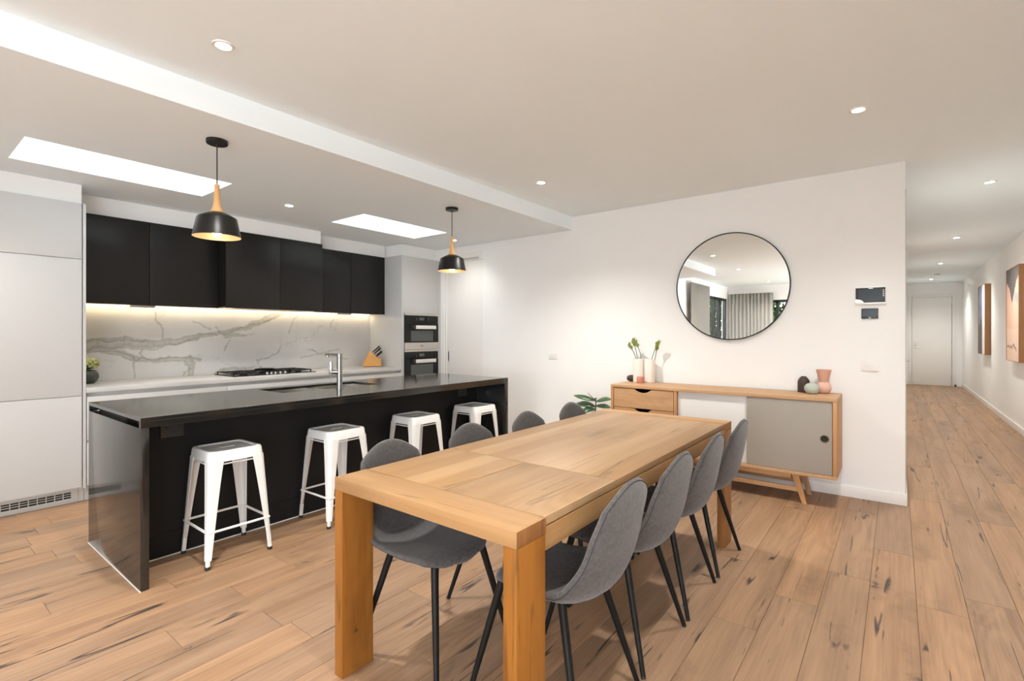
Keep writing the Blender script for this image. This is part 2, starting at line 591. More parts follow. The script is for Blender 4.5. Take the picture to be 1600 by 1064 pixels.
mb = MB().box(XR + 0.02, XR + 0.10, W5[0], W5[1], W5[2], W5[2] + 0.06).box(XR + 0.02, XR + 0.10, W5[0], W5[1], W5[3] - 0.06, W5[3])
for a in (W5[0], -3.40, -2.22, W5[1] - 0.06):
    mb.box(XR + 0.02, XR + 0.10, a, a + 0.06, W5[2], W5[3])
mb.build('window_frame', M['plastic_b'], wi, smooth=False)
struct(MB().box(0.05, 0.30, YE, YE + TH, 0, ZC).box(0.30, 1.14, YE, YE + TH, 2.375, ZC).box(1.14, XR, YE, YE + TH, 0, ZC), 'wall_end', M['wall'], smooth=False)
struct(MB().box(0.302, 1.138, YE + 0.045, YE + TH, 0, 2.373), 'light_block_end', M['wall'], smooth=False)  # unseen backing added behind the end door to stop light leaking in
# living end: side wall with sliding door, rear wall with window
W3 = (-5.05, -3.08, 2.37)
struct(MB().box(XS - TH, XS, W3[1], YK, 0, ZC).box(XS - TH, XS, W3[0], W3[1], W3[2], ZC).box(XS - TH, XS, YB, W3[0], 0, ZC), 'wall_living', M['wall'], smooth=False)
W4 = (-3.75, -1.15, 0.28, 2.30)
struct(MB().box(XS - TH, W4[0], YB - TH, YB, 0, ZC).box(W4[0], W4[1], YB - TH, YB, W4[3], ZC).box(W4[0], W4[1], YB - TH, YB, 0, W4[2])
       .box(W4[1], -0.85, YB - TH, YB, 0, ZC).box(-0.85, 1.15, YB - TH, YB, 0, 0.2).box(-0.85, 1.15, YB - TH, YB, 2.35, ZC).box(1.15, XR, YB - TH, YB, 0, ZC), 'wall_rear', M['wall'], smooth=False)
wi = setup('window_3')
mb = MB()
for a, b in ((W3[0], W3[0] + 0.09), (-4.50, -4.36), (-3.99, -3.86), (W3[1] - 0.07, W3[1])):
    mb.box(XS - 0.10, XS - 0.02, a, b, 0, W3[2])
mb.box(XS - 0.10, XS - 0.02, W3[0], W3[1], W3[2] - 0.07, W3[2]).box(XS - 0.10, XS - 0.02, W3[0], W3[1], 0, 0.06)
mb.build('window_frame', M['plastic_b'], wi, smooth=False)
MB().box(XS - 0.065, XS - 0.06, W3[0] + 0.02, W3[1] - 0.02, 0.03, W3[2] - 0.03).build('pane', M['glass'], wi, smooth=False)
wi = setup('window_6')  # unseen window made up as the opening for the rear fill lamp
mb = MB()
for a in (-0.85, 0.12, 1.09):
    mb.box(a, a + 0.06, YB - 0.10, YB - 0.02, 0.2, 2.35)
mb.box(-0.85, 1.15, YB - 0.10, YB - 0.02, 0.2, 0.26).box(-0.85, 1.15, YB - 0.10, YB - 0.02, 2.29, 2.35)
mb.build('window_frame', M['plastic_b'], wi, smooth=False)
wi = setup('window_4')
mb = MB()
for a in (W4[0], -2.62, -1.95, W4[1] - 0.07):
    mb.box(a, a + 0.07, YB - 0.10, YB - 0.02, W4[2], W4[3])
mb.box(W4[0], W4[1], YB - 0.10, YB - 0.02, W4[3] - 0.07, W4[3]).box(W4[0], W4[1], YB - 0.10, YB - 0.02, W4[2], W4[2] + 0.07)
mb.build('window_frame', M['plastic_b'], wi, smooth=False)
MB().box(W4[0] + 0.02, W4[1] - 0.02, YB - 0.065, YB - 0.06, W4[2] + 0.02, W4[3] - 0.02).build('pane', M['glass'], wi, smooth=False)

# baseboards
BH, BT = 0.092, 0.012


def base(name, *a):
    struct(MB().box(*a, b=0.002), name, M['trim'])


base('baseboard_back', DX1 + 0.02, 0.062, YM - BT, YM, 0, BH)
base('baseboard_left', 0.05, 0.062, YM, 8.0, 0, BH)
base('baseboard_right', XR - BT, XR, YB, YE, 0, BH)
base('baseboard_living', XS, XS + BT, W3[1], YK, 0, BH)
base('baseboard_rear', XS, XR, YB, YB + BT, 0, BH)
# thin bead down the corner of the wall
struct(MB().box(0.05, 0.056, YM + 0.002, YM + 0.03, BH, 2.50), 'trim_1', M['cabin'], smooth=False)
# bulkheads over the kitchen joinery
struct(MB().box(XK, -5.255, YK, 1.05, 2.405, ZK), 'trim_2', M['wall'], smooth=False)
struct(MB().box(XK, -5.585, 1.05, 2.19, 2.402, ZK).box(XK, -5.385, 2.19, 3.255, 2.416, ZK).box(XK, -5.585, 3.255, 4.34, 2.402, ZK), 'trim_3', M['wall'], smooth=False)
struct(MB().box(XK, -5.262, 4.365, YM, 2.405, ZK), 'trim_4', M['wall'], smooth=False)

# sliding cavity door beside the ovens
d1 = setup('door_1')
MB().box(DX0 + 0.004, DX1 - 0.008, YM + 0.022, YM + 0.06, 0.008, 2.36).build('door_leaf', M['trim'], d1, smooth=False)
MB().box(DX0, DX1, YM + 0.012, YM + 0.05, 2.362, DZ).build('door_head', M['trim'], d1, smooth=False)
MB().box(DX0, DX0 + 0.035, YM + 0.006, YM + 0.021, 0, 2.36).build('jamb', M['trim'], d1, smooth=False)
mb = MB().box(DX0 + 0.055, DX0 + 0.078, YM + 0.0205, YM + 0.024, 0.965, 1.125)
fp = mb.build('flush_pull', M['steel'], d1, smooth=False)
MB().box(DX0 + 0.060, DX0 + 0.073, YM + 0.0195, YM + 0.021, 0.985, 1.105).build('recess_shade', M['dark'], fp, smooth=False)  # flat dark plate, the hollow's shade put into its colour
# corridor end door
d2 = setup('door_2')
MB().box(0.318, 1.128, YE - 0.004, YE + 0.04, 0.004, 2.345, b=0.002).build('door_leaf', M['trim'], d2)
mb = MB()
for z in (0.22, 1.16, 2.10):
    mb.tube([(1.132, YE - 0.010, z - 0.06), (1.132, YE - 0.010, z + 0.06)], 0.008, 8)
mb.build('hinge', M['steel'], d2)
mb = MB().box(0.36, 0.40, YE - 0.022, YE - 0.004, 1.00, 1.045, b=0.004).tube([(0.38, YE - 0.004, 1.022), (0.38, YE - 0.06, 1.022), (0.50, YE - 0.06, 1.022)], 0.009, 8)
mb.build('lever_handle', M['steel'], d2)
mb = MB()
mb.tube([(0.38, YE - 0.004, 1.115), (0.38, YE - 0.03, 1.115)], 0.026, 14)
mb.build('deadlock', M['steel'], d2)
MB().box(0.35, 0.366, YE - 0.02, YE - 0.004, 0.05, 0.09).build('floor_bolt', M['steel'], d2)
mb = MB().box(0.24, 0.312, YE - 0.014, YE, 0, 2.43, b=0.002).box(1.138, 1.21, YE - 0.014, YE, 0, 2.43, b=0.002).box(0.312, 1.138, YE - 0.014, YE, 2.352, 2.43, b=0.002)
mb.build('architrave', M['trim'], d2)
# side door of the corridor, seen by its handle
d3 = setup('door_3')
MB().box(0.05, 0.060, 8.58, 9.40, 0.01, 2.34, b=0.002).build('door_leaf', M['trim'], d3)
MB().tube([(0.06, 8.66, 1.0), (0.125, 8.66, 1.0), (0.125, 8.80, 1.0)], 0.011, 8).tube([(0.06, 8.66, 1.0), (0.07, 8.66, 1.0)], 0.026, 14).build('lever_handle', M['steel'], d3)

# ------------------------------------------------------------------ downlights
def downlight(x, y, z, label, power=1.0, wall=False):
    t = thing('ceiling_downlight', (x, y, z), label, 'downlight', 'recessed downlights in the ceilings')
    prof = [(0.033, -0.001), (0.034, -0.006), (0.046, -0.006), (0.048, 0.0), (0.036, 0.001)]
    MB().lathe(prof, (x, y, z), 24, cap=False).build('trim_ring', M['plastic_w'], t)
    MB().lathe([(0.0345, -0.003), (0.0345, 0.0)], (x, y, z), 24).build('lens', M['down'], t)
    l = bpy.data.lights.new('downlight_beam', 'SPOT')
    l.energy = SPOT * power
    l.color = WARM
    l.spot_size = R(135)
    l.spot_blend = 1.0
    l.shadow_soft_size = 0.04
    lo = bpy.data.objects.new('downlight_beam', l)
    COL.objects.link(lo)
    lo.parent = t
    lo.location = (0, 0, -0.02)


downlight(-2.52, 1.02, ZC, 'recessed downlight in the main ceiling nearest the bulkhead, high left of the table')
downlight(-2.53, 3.69, ZC, 'recessed downlight in the main ceiling beside the bulkhead, near the mirror wall', 1.3)
downlight(-0.187, 3.677, ZC, 'recessed downlight in the main ceiling in front of the intercom wall', 0.72)
downlight(-0.187, 1.02, ZC, 'recessed downlight above the camera side of the dining table')
downlight(-2.62, -1.15, ZC, 'recessed downlight seen second in the round mirror')
downlight(-2.62, -4.20, ZC, 'recessed downlight seen smallest in the round mirror, by the curtains')
downlight(-0.187, -1.15, ZC, 'recessed downlight behind the camera in the living end')
downlight(-0.187, -4.20, ZC, 'recessed downlight near the rear wall of the living end')
downlight(0.655, 6.136, ZC, 'corridor downlight nearest to the dining room', 0.85)
downlight(0.66, 9.366, ZC, 'second corridor downlight, between the two paintings', 0.85)
downlight(0.66, 12.58, ZC, 'third corridor downlight, beyond the far painting', 0.85)
downlight(0.66, 16.0, ZC, 'last corridor downlight before the white end door', 0.68)
downlight(-4.525, 2.41, ZK, 'kitchen downlight between the two skylights', 0.5)
downlight(-4.51, 4.592, ZK, 'kitchen downlight by the ovens, showing beside the far pendant', 0.14)
downlight(-4.52, 0.10, ZK, 'kitchen downlight over the fridge end of the kitchen', 0.5)
t = thing('smoke_detector', (0.71, 14.7, ZC), 'small white round smoke detector on the corridor ceiling', 'smoke detector')
MB().lathe([(0.055, 0), (0.058, -0.02), (0.045, -0.035), (0.0, -0.038)], (0.71, 14.7, ZC), 24, cap=False).build('housing', M['plastic_w'], t)

# ------------------------------------------------------------------ kitchen: tall fridge unit
def door_panel(mb, x, y0, y1, z0, z1, t=0.02):
    return mb.box(x - t, x, y0, y1, z0, z1, b=0.0012)


XF = -5.17
t = thing('fridge_cabinet', (-5.5, 0.58, 0), 'tall white integrated fridge cabinet at the kitchen end', 'cabinet')
MB().box(XK + 0.001, XF - 0.021, 0.131, 1.040, 0.115, 2.404).build('body', M['cabin'], t, smooth=False)
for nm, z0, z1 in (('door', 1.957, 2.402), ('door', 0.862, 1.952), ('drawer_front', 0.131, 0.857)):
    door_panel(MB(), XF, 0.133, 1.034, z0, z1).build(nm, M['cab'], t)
MB().box(XK + 0.001, -5.245, 0.13, 1.06, 0, 0.112).build('kickboard', M['kick'], t, smooth=False)
MB().box(XK + 0.001, XF, 1.0415, 1.0605, 0.115, 2.404, b=0.001).build('end_panel', M['cab'], t)
t = thing('pantry_cabinet', (-5.5, -0.3, 0), 'tall white pantry cabinet beyond the fridge, against the side wall', 'cabinet')
MB().box(XK + 0.001, XF - 0.021, YK + 0.001, 0.127, 0.115, 2.404).build('body', M['cabin'], t, smooth=False)
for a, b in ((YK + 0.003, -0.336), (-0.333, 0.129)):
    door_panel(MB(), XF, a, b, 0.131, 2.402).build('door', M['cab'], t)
MB().box(XK + 0.001, -5.245, YK + 0.001, 0.128, 0, 0.112).build('kickboard', M['kick'], t, smooth=False)
# vent grille in the kickboard
t = thing('vent_grille', (-5.24, 0.6, 0), 'pale grey louvred vent grille in the kickboard below the fridge', 'vent')
MB().box(-5.243, -5.241, 0.20, 1.0, 0.03, 0.098).build('backing', M['dark'], t, smooth=False)  # dark sheet, its colour stands for the shade behind the louvres
mb = MB()
X0, X1 = -5.241, -5.233
mb.box(X0, X1, 0.21, 0.985, 0.088, 0.104).box(X0, X1, 0.21, 0.985, 0.022, 0.038).box(X0, X1, 0.985, 1.018, 0.022, 0.104).box(X0, X1, 0.18, 0.21, 0.022, 0.104)
mb.build('frame', M['kick'], t, smooth=False)
mb = MB()
for i in range(16):
    yy = 0.985 - 0.05 * i
    if yy > 0.22:
        mb.box(X0, X1, yy - 0.005, yy, 0.036, 0.09)
for zz in (0.053, 0.0705):
    mb.box(X0, X1 - 0.001, 0.21, 0.985, zz, zz + 0.0045)
o = mb.build('louvre', M['kick'], t, smooth=False)
o['kind'] = 'stuff'

# ------------------------------------------------------------------ kitchen: bench, base cabinets, splashback
ZT = 0.92
t = thing('kitchen_benchtop', (-5.5, 2.6, ZT - 0.04), 'long white marble benchtop below the splashback', 'benchtop')
MB().box(XK + 0.012, XF, 1.062, 4.288, ZT - 0.04, ZT, b=0.0015).build('slab', M['bench'], t)
units = [(1.062, 2.13), (2.13, 3.25), (3.25, 4.288)]
labs = ['white handleless base cabinet under the bench at the flower bowl end', 'white handleless base cabinet under the gas cooktop', 'white handleless base cabinet under the knife block, next to the ovens']
for (a, b), lb in zip(units, labs):
    t = thing('base_cabinet', (-5.5, (a + b) / 2, 0), lb, 'cabinet', 'base cabinets along the kitchen bench')
    MB().box(XK + 0.001, XF - 0.045, a + 0.001, b - 0.001, 0.115, 0.879).build('body', M['cabin'], t, smooth=False)
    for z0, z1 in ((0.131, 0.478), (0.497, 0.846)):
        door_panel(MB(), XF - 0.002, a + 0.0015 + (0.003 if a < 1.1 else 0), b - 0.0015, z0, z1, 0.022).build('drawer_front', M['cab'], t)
    MB().box(XF - 0.044, XF - 0.03, a + 0.002, b - 0.002, 0.478, 0.497).build('finger_channel', M['cabin'], t, smooth=False)
    MB().box(XK + 0.001, -5.245, a + 0.001, b - 0.001, 0, 0.112).build('kickboard', M['kick'], t, smooth=False)

# splashback with veins recorded per vertex (stone pattern)
SY0, SY1, SZ0, SZ1 = 1.062, 4.288, 0.921, 1.63
XSP = -5.855
F_, TH_ = 776.04, R(37.795)


def px_to_x(u, v, X):       # photo pixel -> point on plane x = X, used once to lay the stone's veins out
    a, b = (u - 800) / F_, (523.0 - v) / F_
    dx = math.cos(TH_) * a - math.sin(TH_)
    dy = math.sin(TH_) * a + math.cos(TH_)
    s = X / dx
    return dy * s, H + b * s


VB = [  # (points, half width at points) broad pale veins
    ([(135, 540), (160, 536), (200, 535), (235, 538), (262, 535), (290, 530), (330, 522), (352, 517)], [.055, .05, .045, .035, .03, .03, .02, .012]),
    ([(135, 546), (160, 548), (190, 552), (212, 561), (235, 563), (262, 562), (290, 560), (310, 562)], [.012, .02, .03, .025, .02, .02, .02, .012]),
    ([(296, 562), (298, 575), (297, 585)], [.04, .03, .03]),
    ([(352, 520), (380, 513), (408, 503), (430, 492), (440, 482)], [.035, .02, .03, .03, .01]),
    ([(330, 585), (350, 577), (385, 575), (400, 573)], [.012, .018, .012, .004]),
    ([(352, 525), (380, 524), (400, 520)], [.02, .012, .004]),
]
VF = [  # fine dark cracks
    [(135, 533), (150, 529), (165, 532), (200, 534), (230, 532)],
    [(240, 486), (243, 497), (252, 508), (253, 520), (254, 530)],
    [(135, 548), (150, 543), (190, 544), (240, 546), (290, 533), (325, 521), (350, 521), (380, 512), (405, 505), (430, 497), (448, 487)],
    [(135, 551), (180, 548), (205, 556), (212, 564), (222, 557), (216, 552), (222, 546)],
    [(216, 552), (225, 560), (238, 563), (265, 558), (312, 560)],
    [(210, 565), (211, 590)],
    [(297, 578), (287, 583), (285, 589)],
    [(440, 540), (436, 551), (415, 560), (402, 563), (404, 571), (411, 576)],
    [(465, 492), (455, 510), (450, 520)], [(352, 541), (351, 548), (358, 531)], [(480, 545), (510, 556), (545, 560)],
    [(300, 500), (330, 515)], [(338, 512), (345, 520)], [(520, 500), (516, 512)], [(470, 560), (500, 552), (530, 545)],
]


def to3(l):
    return [px_to_x(u, v, XSP) for u, v in l]


def segd(p, a, b):
    ax, ay = a
    bx, by = b
    dx, dy = bx - ax, by - ay
    tt = max(0, min(1, ((p[0] - ax) * dx + (p[1] - ay) * dy) / (dx * dx + dy * dy + 1e-12)))
    return math.hypot(p[0] - ax - dx * tt, p[1] - ay - dy * tt), tt


VB3 = [(to3(l), wd) for l, wd in VB]
VF3 = [to3(l) for l in VF]
NY, NZ = 420, 96
vs, cols = [], []
for j in range(NZ + 1):
    z = SZ0 + (SZ1 - SZ0) * j / NZ
    for i in range(NY + 1):
        y = SY0 + (SY1 - SY0) * i / NY
        vs.append((XSP, y, z))
        q = (y + 0.022 * mnoise.noise((y * 9, z * 9, 0)) + 0.010 * mnoise.noise((y * 31, z * 31, 4)),
             z + 0.022 * mnoise.noise((y * 9, z * 9, 7)) + 0.010 * mnoise.noise((y * 31, z * 31, 11)))
        va = 0.0
        for l, wd in VB3:
            for (a, b, w0, w1) in zip(l, l[1:], wd, wd[1:]):
                d, tt = segd(q, a, b)
                ww = w0 + (w1 - w0) * tt
                e = d / max(ww, 1e-3)
                if e < 1.25:
                    va = max(va, min(1.0, (1.25 - e) * 3.0) * (0.55 + 0.45 * e))
        vf = 0.0
        for l in VF3:
            for a, b in zip(l, l[1:]):
                d, tt = segd(q, a, b)
                if d < 0.011:
                    vf = max(vf, (1 - d / 0.011))
        cols += [va, vf, 0.0, 1.0]
fs = []
for j in range(NZ):
    for i in range(NY):
        a = j * (NY + 1) + i
        fs.append((a, a + 1, a + NY + 2, a + NY + 1))
mb = MB().add(vs, fs)
mb.box(XK + 0.001, XSP - 0.0005, SY0, SY1, SZ0, SZ1)
t = thing('splashback', (XSP, 2.6, ZT), 'white marble splashback slab with bold grey veins', 'splashback')
so = mb.build('slab', M['splash'], t)
ca = so.data.color_attributes.new('vein', 'FLOAT_COLOR', 'POINT')
cols += [0, 0, 0, 1] * (len(so.data.vertices) - len(vs))
ca.data.foreach_set('color', cols)

# overhead cabinets
XO = -5.52
ov = [(1.0625, 1.59, XO, 1.624, 2.40, 'black overhead cabinet door at the fridge end'),
      (1.592, 2.188, XO, 1.624, 2.40, 'black overhead cabinet door left of the rangehood, behind the near pendant'),
      (3.257, 3.752, XO, 1.624, 2.40, 'black overhead cabinet just right of the rangehood'),
      (3.754, 4.287, XO, 1.624, 2.40, 'last black overhead cabinet, against the oven tower')]
for a, b, x, z0, z1, lb in ov:
    t = thing('overhead_cabinet', (-5.7, (a + b) / 2, z0), lb, 'cabinet', 'black overhead cabinets')
    MB().box(XSP + 0.003, x - 0.021, a + 0.001, b - 0.001, z0 + 0.006, z1).build('body', M['blackcab'], t, smooth=False)
    door_panel(MB(), x, a + 0.0012, b - 0.0012, z0, z1).build('door', M['blackcab'], t)
t = thing('rangehood_cabinet', (-5.6, 2.72, 1.624), 'deeper black rangehood cabinet above the gas cooktop', 'rangehood')
MB().box(XSP + 0.003, -5.3715, 2.191, 3.253, 1.632, 2.414).build('body', M['blackcab'], t, smooth=False)
for a, b in ((2.19, 2.748), (2.7505, 3.254)):
    door_panel(MB(), -5.35, a, b, 1.624, 2.414).build('door', M['blackcab'], t)
MB().box(-5.80, -5.40, 2.28, 3.17, 1.622, 1.6315).build('filter_panel', M['steel'], t, smooth=False)
for y, lb in ((1.56, 'small grey power outlet under the black cabinet at the fridge end'), (3.713, 'small grey power outlet under the black cabinet near the ovens')):
    t = thing('under_cabinet_outlet', (-5.62, y, 1.60), lb, 'outlet', 'outlets under the overhead cabinets')
    MB().box(-5.67, -5.59, y - 0.10, y + 0.10, 1.606, 1.6305, b=0.003).build('housing', M['steel'], t)
# LED strip
for a, b, lb in ((1.08, 4.27, 'warm LED strip light under the overhead cabinets along the splashback'),):
    t = thing('led_strip', (-5.84, 2.6, 1.61), lb, 'light strip')
    MB().box(-5.850, -5.838, a, b, 1.617, 1.6295).build('diffuser', M['led'], t, smooth=False)
    l = bpy.data.lights.new('led_glow', 'AREA')
    l.shape = 'RECTANGLE'
    l.size, l.size_y = 0.02, b - a
    l.energy = 2.0
    l.color = (1.0, 0.80, 0.52)
    lo = bpy.data.objects.new('led_glow', l)
    COL.objects.link(lo)
    lo.parent = t
    lo.location = Vector((-5.81, 2.675, 1.612)) - BASE[t.name]

# oven tower
t = thing('oven_tower_cabinet', (-5.5, 4.64, 0), 'tall white oven tower cabinet in the kitchen corner', 'cabinet')
YT0, YT1 = 4.289, 4.999
MB().box(XK + 0.001, XF, YT0, 4.3065, 0.115, 2.404, b=0.001).build('end_panel', M['cab'], t)
MB().box(XK + 0.001, XF - 0.021, 4.308, YT1, 0.115, 0.550).box(XK + 0.001, XF - 0.021, 4.308, YT1, 1.642, 2.404).box(XK + 0.001, -5.62, 4.308, YT1, 0.550, 1.642).box(-5.62, XF - 0.021, 4.938, YT1, 0.550, 1.642).build('body', M['cabin'], t, smooth=False)
door_panel(MB(), XF, 4.309, 4.938, 1.640, 2.402).build('door', M['cab'], t)
MB().box(XF - 0.02, XF, 4.940, YT1, 0.13, 2.402, b=0.001).build('filler_panel', M['cab'], t)
MB().box(XF - 0.02, XF, 4.3085, 4.330, 0.56, 1.637, b=0.001).build('stile', M['cab'], t)
door_panel(MB(), XF, 4.309, 4.938, 0.131, 0.545).build('drawer_front', M['cab'], t)
MB().box(XK + 0.001, -5.245, YT0, YT1, 0, 0.112).build('kickboard', M['kick'], t, smooth=False)


def flat_text(s, size, mat, name, parent, center, right, up, depth=0.0006):
    cu = bpy.data.curves.new(name, 'FONT')
    cu.body = s
    cu.size = size
    cu.align_x = 'CENTER'
    cu.align_y = 'CENTER'
    cu.extrude = depth
    cu.materials.append(mat)
    o = bpy.data.objects.new(name, cu)
    COL.objects.link(o)
    r, u = Vector(right), Vector(up)
    n = r.cross(u)
    m = Matrix((r, u, n)).transposed().to_4x4()
    m.translation = Vector(center) - BASE.get(parent.name, Vector())
    o.parent = parent
    o.matrix_local = m
    dg = bpy.context.evaluated_depsgraph_get()
    me = bpy.data.meshes.new_from_object(o.evaluated_get(dg))
    o2 = bpy.data.objects.new(name, me)
    COL.objects.link(o2)
    o2.parent = parent
    o2.matrix_local = m
    bpy.data.objects.remove(o)
    return o2


OY0, OY1 = 4.334, 4.934


def oven(z0, z1, ztop, name, label, winz, hz, compact):
    t = thing(name, (XF, 4.63, z0), label, 'oven')
    MB().box(-5.60, XF - 0.001, OY0 + 0.006, OY1 - 0.006, z0, z1).build('body', M['dark'], t, smooth=False)
    MB().box(XF - 0.002, XF + 0.016, OY0, OY1, ztop + 0.0015, z1, b=0.001).build('trim_strip', M['steel'], t)
    zc = ztop - 0.105
    cp = MB().box(XF - 0.002, XF + 0.012, OY0, OY1, zc + 0.001, ztop, b=0.001).build('control_panel', M['ovenglass'], t)
    ym = 4.63
    MB().box(XF + 0.0118, XF + 0.013, ym - 0.045, ym + 0.045, zc + 0.042, zc + 0.078).build('display', M['ovenwin'], cp, smooth=False)
    for s in ((-1, 1) if compact else (-1,)):
        MB().lathe([(0.017, 0.0), (0.016, 0.014), (0.0, 0.015)], (0, 0, 0), 16, cap=False).xform(Matrix.Translation((XF + 0.012, ym + s * 0.105, zc + 0.055)) @ Matrix.Rotation(R(90), 4, 'Y')).build('knob', M['plastic_b'], cp)
    zd = z0 + (0.095 if compact else 0.01)
    dr = MB().box(XF - 0.002, XF + 0.018, OY0, OY1, zd, zc - 0.002, b=0.0015).build('door', M['ovenglass'], t)
    MB().box(XF + 0.0178, XF + 0.0192, OY0 + 0.10, OY1 - 0.10, winz[0], winz[1], b=0.0004).build('window', M['ovenwin'], dr)
    mb = MB().box(XF + 0.045, XF + 0.062, OY0 + 0.155, OY1 - 0.08, hz - 0.024, hz + 0.024, b=0.004)
    mb.box(XF + 0.018, XF + 0.045, OY0 + 0.17, OY0 + 0.19, hz - 0.01, hz + 0.01).box(XF + 0.018, XF + 0.045, OY1 - 0.11, OY1 - 0.09, hz - 0.01, hz + 0.01)
    mb.build('handle', M['silver'], dr)
    MB().box(XF + 0.02, XF + 0.055, OY0 + 0.105, OY0 + 0.154, hz - 0.022, hz + 0.022, b=0.003).build('handle_end', M['plastic_b'], dr)
    if compact:
        fp = MB().box(XF - 0.002, XF + 0.016, OY0, OY1, z0, zd - 0.002, b=0.001).build('lower_panel', M['steel'], t)
        flat_text('Miele', 0.03, M['plastic_b'], 'lettering', fp, (XF + 0.0163, 4.63, z0 + 0.05), (0, 1, 0), (0, 0, 1))


oven(1.150, 1.637, 1.610, 'compact_oven', 'upper built-in compact oven with black glass and grey window', (1.262, 1.405), 1.452, True)
oven(0.555, 1.147, 1.118, 'built_in_oven', 'lower built-in wall oven partly hidden by the island', (0.68, 0.945), 0.992, False)

# cooktop on the bench
t = thing('gas_cooktop', (-5.52, 2.70, ZT), 'black gas cooktop with cast iron trivets set in the marble bench', 'cooktop')
CX0, CX1, CY0, CY1 = -5.79, -5.31, 2.25, 3.15
MB().box(CX0, CX1, CY0, CY1, ZT + 0.0005, ZT + 0.007, b=0.002).build('glass_plate', M['ovenglass'], t)
for cx, cy, r in ((-5.66, 2.40, .036), (-5.43, 2.40, .045), (-5.56, 2.70, .062), (-5.66, 3.0, .045), (-5.43, 3.0, .036)):
    b_ = MB().lathe([(r, 0), (r, .012), (r * .8, .014), (r * .8, .02), (0, .022)], (cx, cy, ZT + 0.007), 20, cap=False).build('burner', M['matblack'], t)
for (a, b) in ((2.27, 2.54), (2.56, 2.84), (2.86, 3.13)):
    mb = MB()
    zt = ZT + 0.034
    for x in (CX0 + 0.02, CX1 - 0.075):
        mb.box(x, x + 0.012, a, b, zt - 0.01, zt)
    for y in (a, b - 0.012):
        mb.box(CX0 + 0.02, CX1 - 0.063, y, y + 0.012, zt - 0.01, zt)
    for x in (CX0 + 0.13, CX1 - 0.20):
        mb.box(x, x + 0.01, a, b, zt - 0.008, zt)
    ym = (a + b) / 2
    mb.box(CX0 + 0.02, CX1 - 0.063, ym - 0.005, ym + 0.005, zt - 0.008, zt)
    for x in (CX0 + 0.022, CX1 - 0.073):
        for y in (a + 0.001, b - 0.011):
            mb.box(x, x + 0.01, y, y + 0.01, ZT + 0.006, zt - 0.01)
    if a == 2.56:
        mb.lathe([(0.10, 0.0), (0.105, 0.018), (0.09, 0.018), (0.085, 0.0)], (-5.60, ym, zt), 24, cap=False)
    mb.build('trivet', M['matblack'], t, smooth=False)
for y in (2.60, 2.645, 2.69, 2.745, 2.80):
    MB().lathe([(.017, 0), (.015, .022), (0, .024)], (-5.338, y, ZT + 0.007), 16, cap=False).build('knob', M['chrome'], t)

# ------------------------------------------------------------------ island
IX0, IX1, IY0, IY1, IZ = -4.145, -3.131, 0.862, 3.972, 0.913
t = thing('island_worktop', (-3.64, 2.4, 0), 'glossy black stone island worktop with waterfall ends', 'worktop')
SX0, SX1, SYA, SYB = -4.025, -3.635, 1.888, 2.756
mb = MB()
zt0, zt1 = IZ - 0.020, IZ
zap = IZ - 0.055
xs = [IX0, SX0, SX1, IX1]
ysr = [IY0, SYA, SYB, IY1]
vs = [(x, y, z) for z in (zt0, zt1) for y in ysr for x in xs]
fs = []
for j in range(3):
    for i in range(3):
        if i == 1 and j == 1:
            continue
        a = j * 4 + i
        fs.append((a, a + 4, a + 5, a + 1))
        fs.append((16 + a, 16 + a + 1, 16 + a + 5, 16 + a + 4))
for i in range(3):
    fs += [(i, i + 1, i + 17, i + 16), (12 + i, 28 + i, 29 + i, 13 + i)]
    fs += [(i * 4, i * 4 + 16, i * 4 + 20, i * 4 + 4), (i * 4 + 3, i * 4 + 7, i * 4 + 23, i * 4 + 19)]
fs += [(5, 21, 22, 6), (9, 10, 26, 25), (5, 9, 25, 21), (6, 22, 26, 10)]
mb.add(vs, fs)
mb.box(IX1 - 0.02, IX1, IY0, IY1, zap, zt0 - 0.00005).box(IX0, IX0 + 0.02, IY0, IY1, zap, zt0 - 0.00005)
top = mb.build('top_slab', M['stone'], t, smooth=False)
bv = top.modifiers.new('edge', 'BEVEL')
bv.width = 0.002
bv.segments = 2
bv.limit_method = 'ANGLE'
MB().box(IX0 + 0.0003, IX1 - 0.0003, IY0 + 0.0003, IY0 + 0.040, 0.004, zap - 0.0002, b=0.0012).build('end_panel', M['stone'], t)
MB().box(IX0 + 0.0003, IX1 - 0.0003, IY1 - 0.055, IY1 - 0.0003, 0.004, zap - 0.0002, b=0.0012).build('end_panel', M['stone'], t)
t = thing('island_cabinet', (-3.8, 2.4, 0), 'black island cabinet under the overhanging worktop, behind the stools', 'cabinet')
ya, yb = IY0 + 0.041, IY1 - 0.056
MB().box(-3.528, -3.51, ya, yb, 0.148, zt0 - 0.001).build('back_panel', M['blackpanel'], t, smooth=False)
MB().box(-3.536, -3.516, ya, yb, 0.004, 0.145).build('kickboard', M['blackpanel'], t, smooth=False)
MB().box(-4.08, -3.54, ya, SYA - 0.05, 0.12, zt0 - 0.001).box(-4.08, -3.54, SYB + 0.05, yb, 0.12, zt0 - 0.001).build('body', M['blackpanel'], t, smooth=False)
for i in range(4):
    a = ya + (yb - ya) * i / 4 + 0.002
    b = ya + (yb - ya) * (i + 1) / 4 - 0.002
    MB().box(-4.102, -4.082, a, b, 0.12, 0.82, b=0.001).build('door', M['cab'], t)
MB().box(-4.05, -4.03, ya, yb, 0.004, 0.118).build('kickboard', M['kick'], t, smooth=False)
MB().box(-3.516, -3.510, ya, yb, 0, 0.006).build('floor_bead', M['plastic_w'], t, smooth=False)
o = MB().box(IX0, IX1 + 0.003, IY0 - 0.003, IY0 + 0.002, 0, 0.0045).build('floor_bead', M['plastic_w'], None, (-3.64, 0.862, 0), smooth=False)
o.name = 'trim_5'
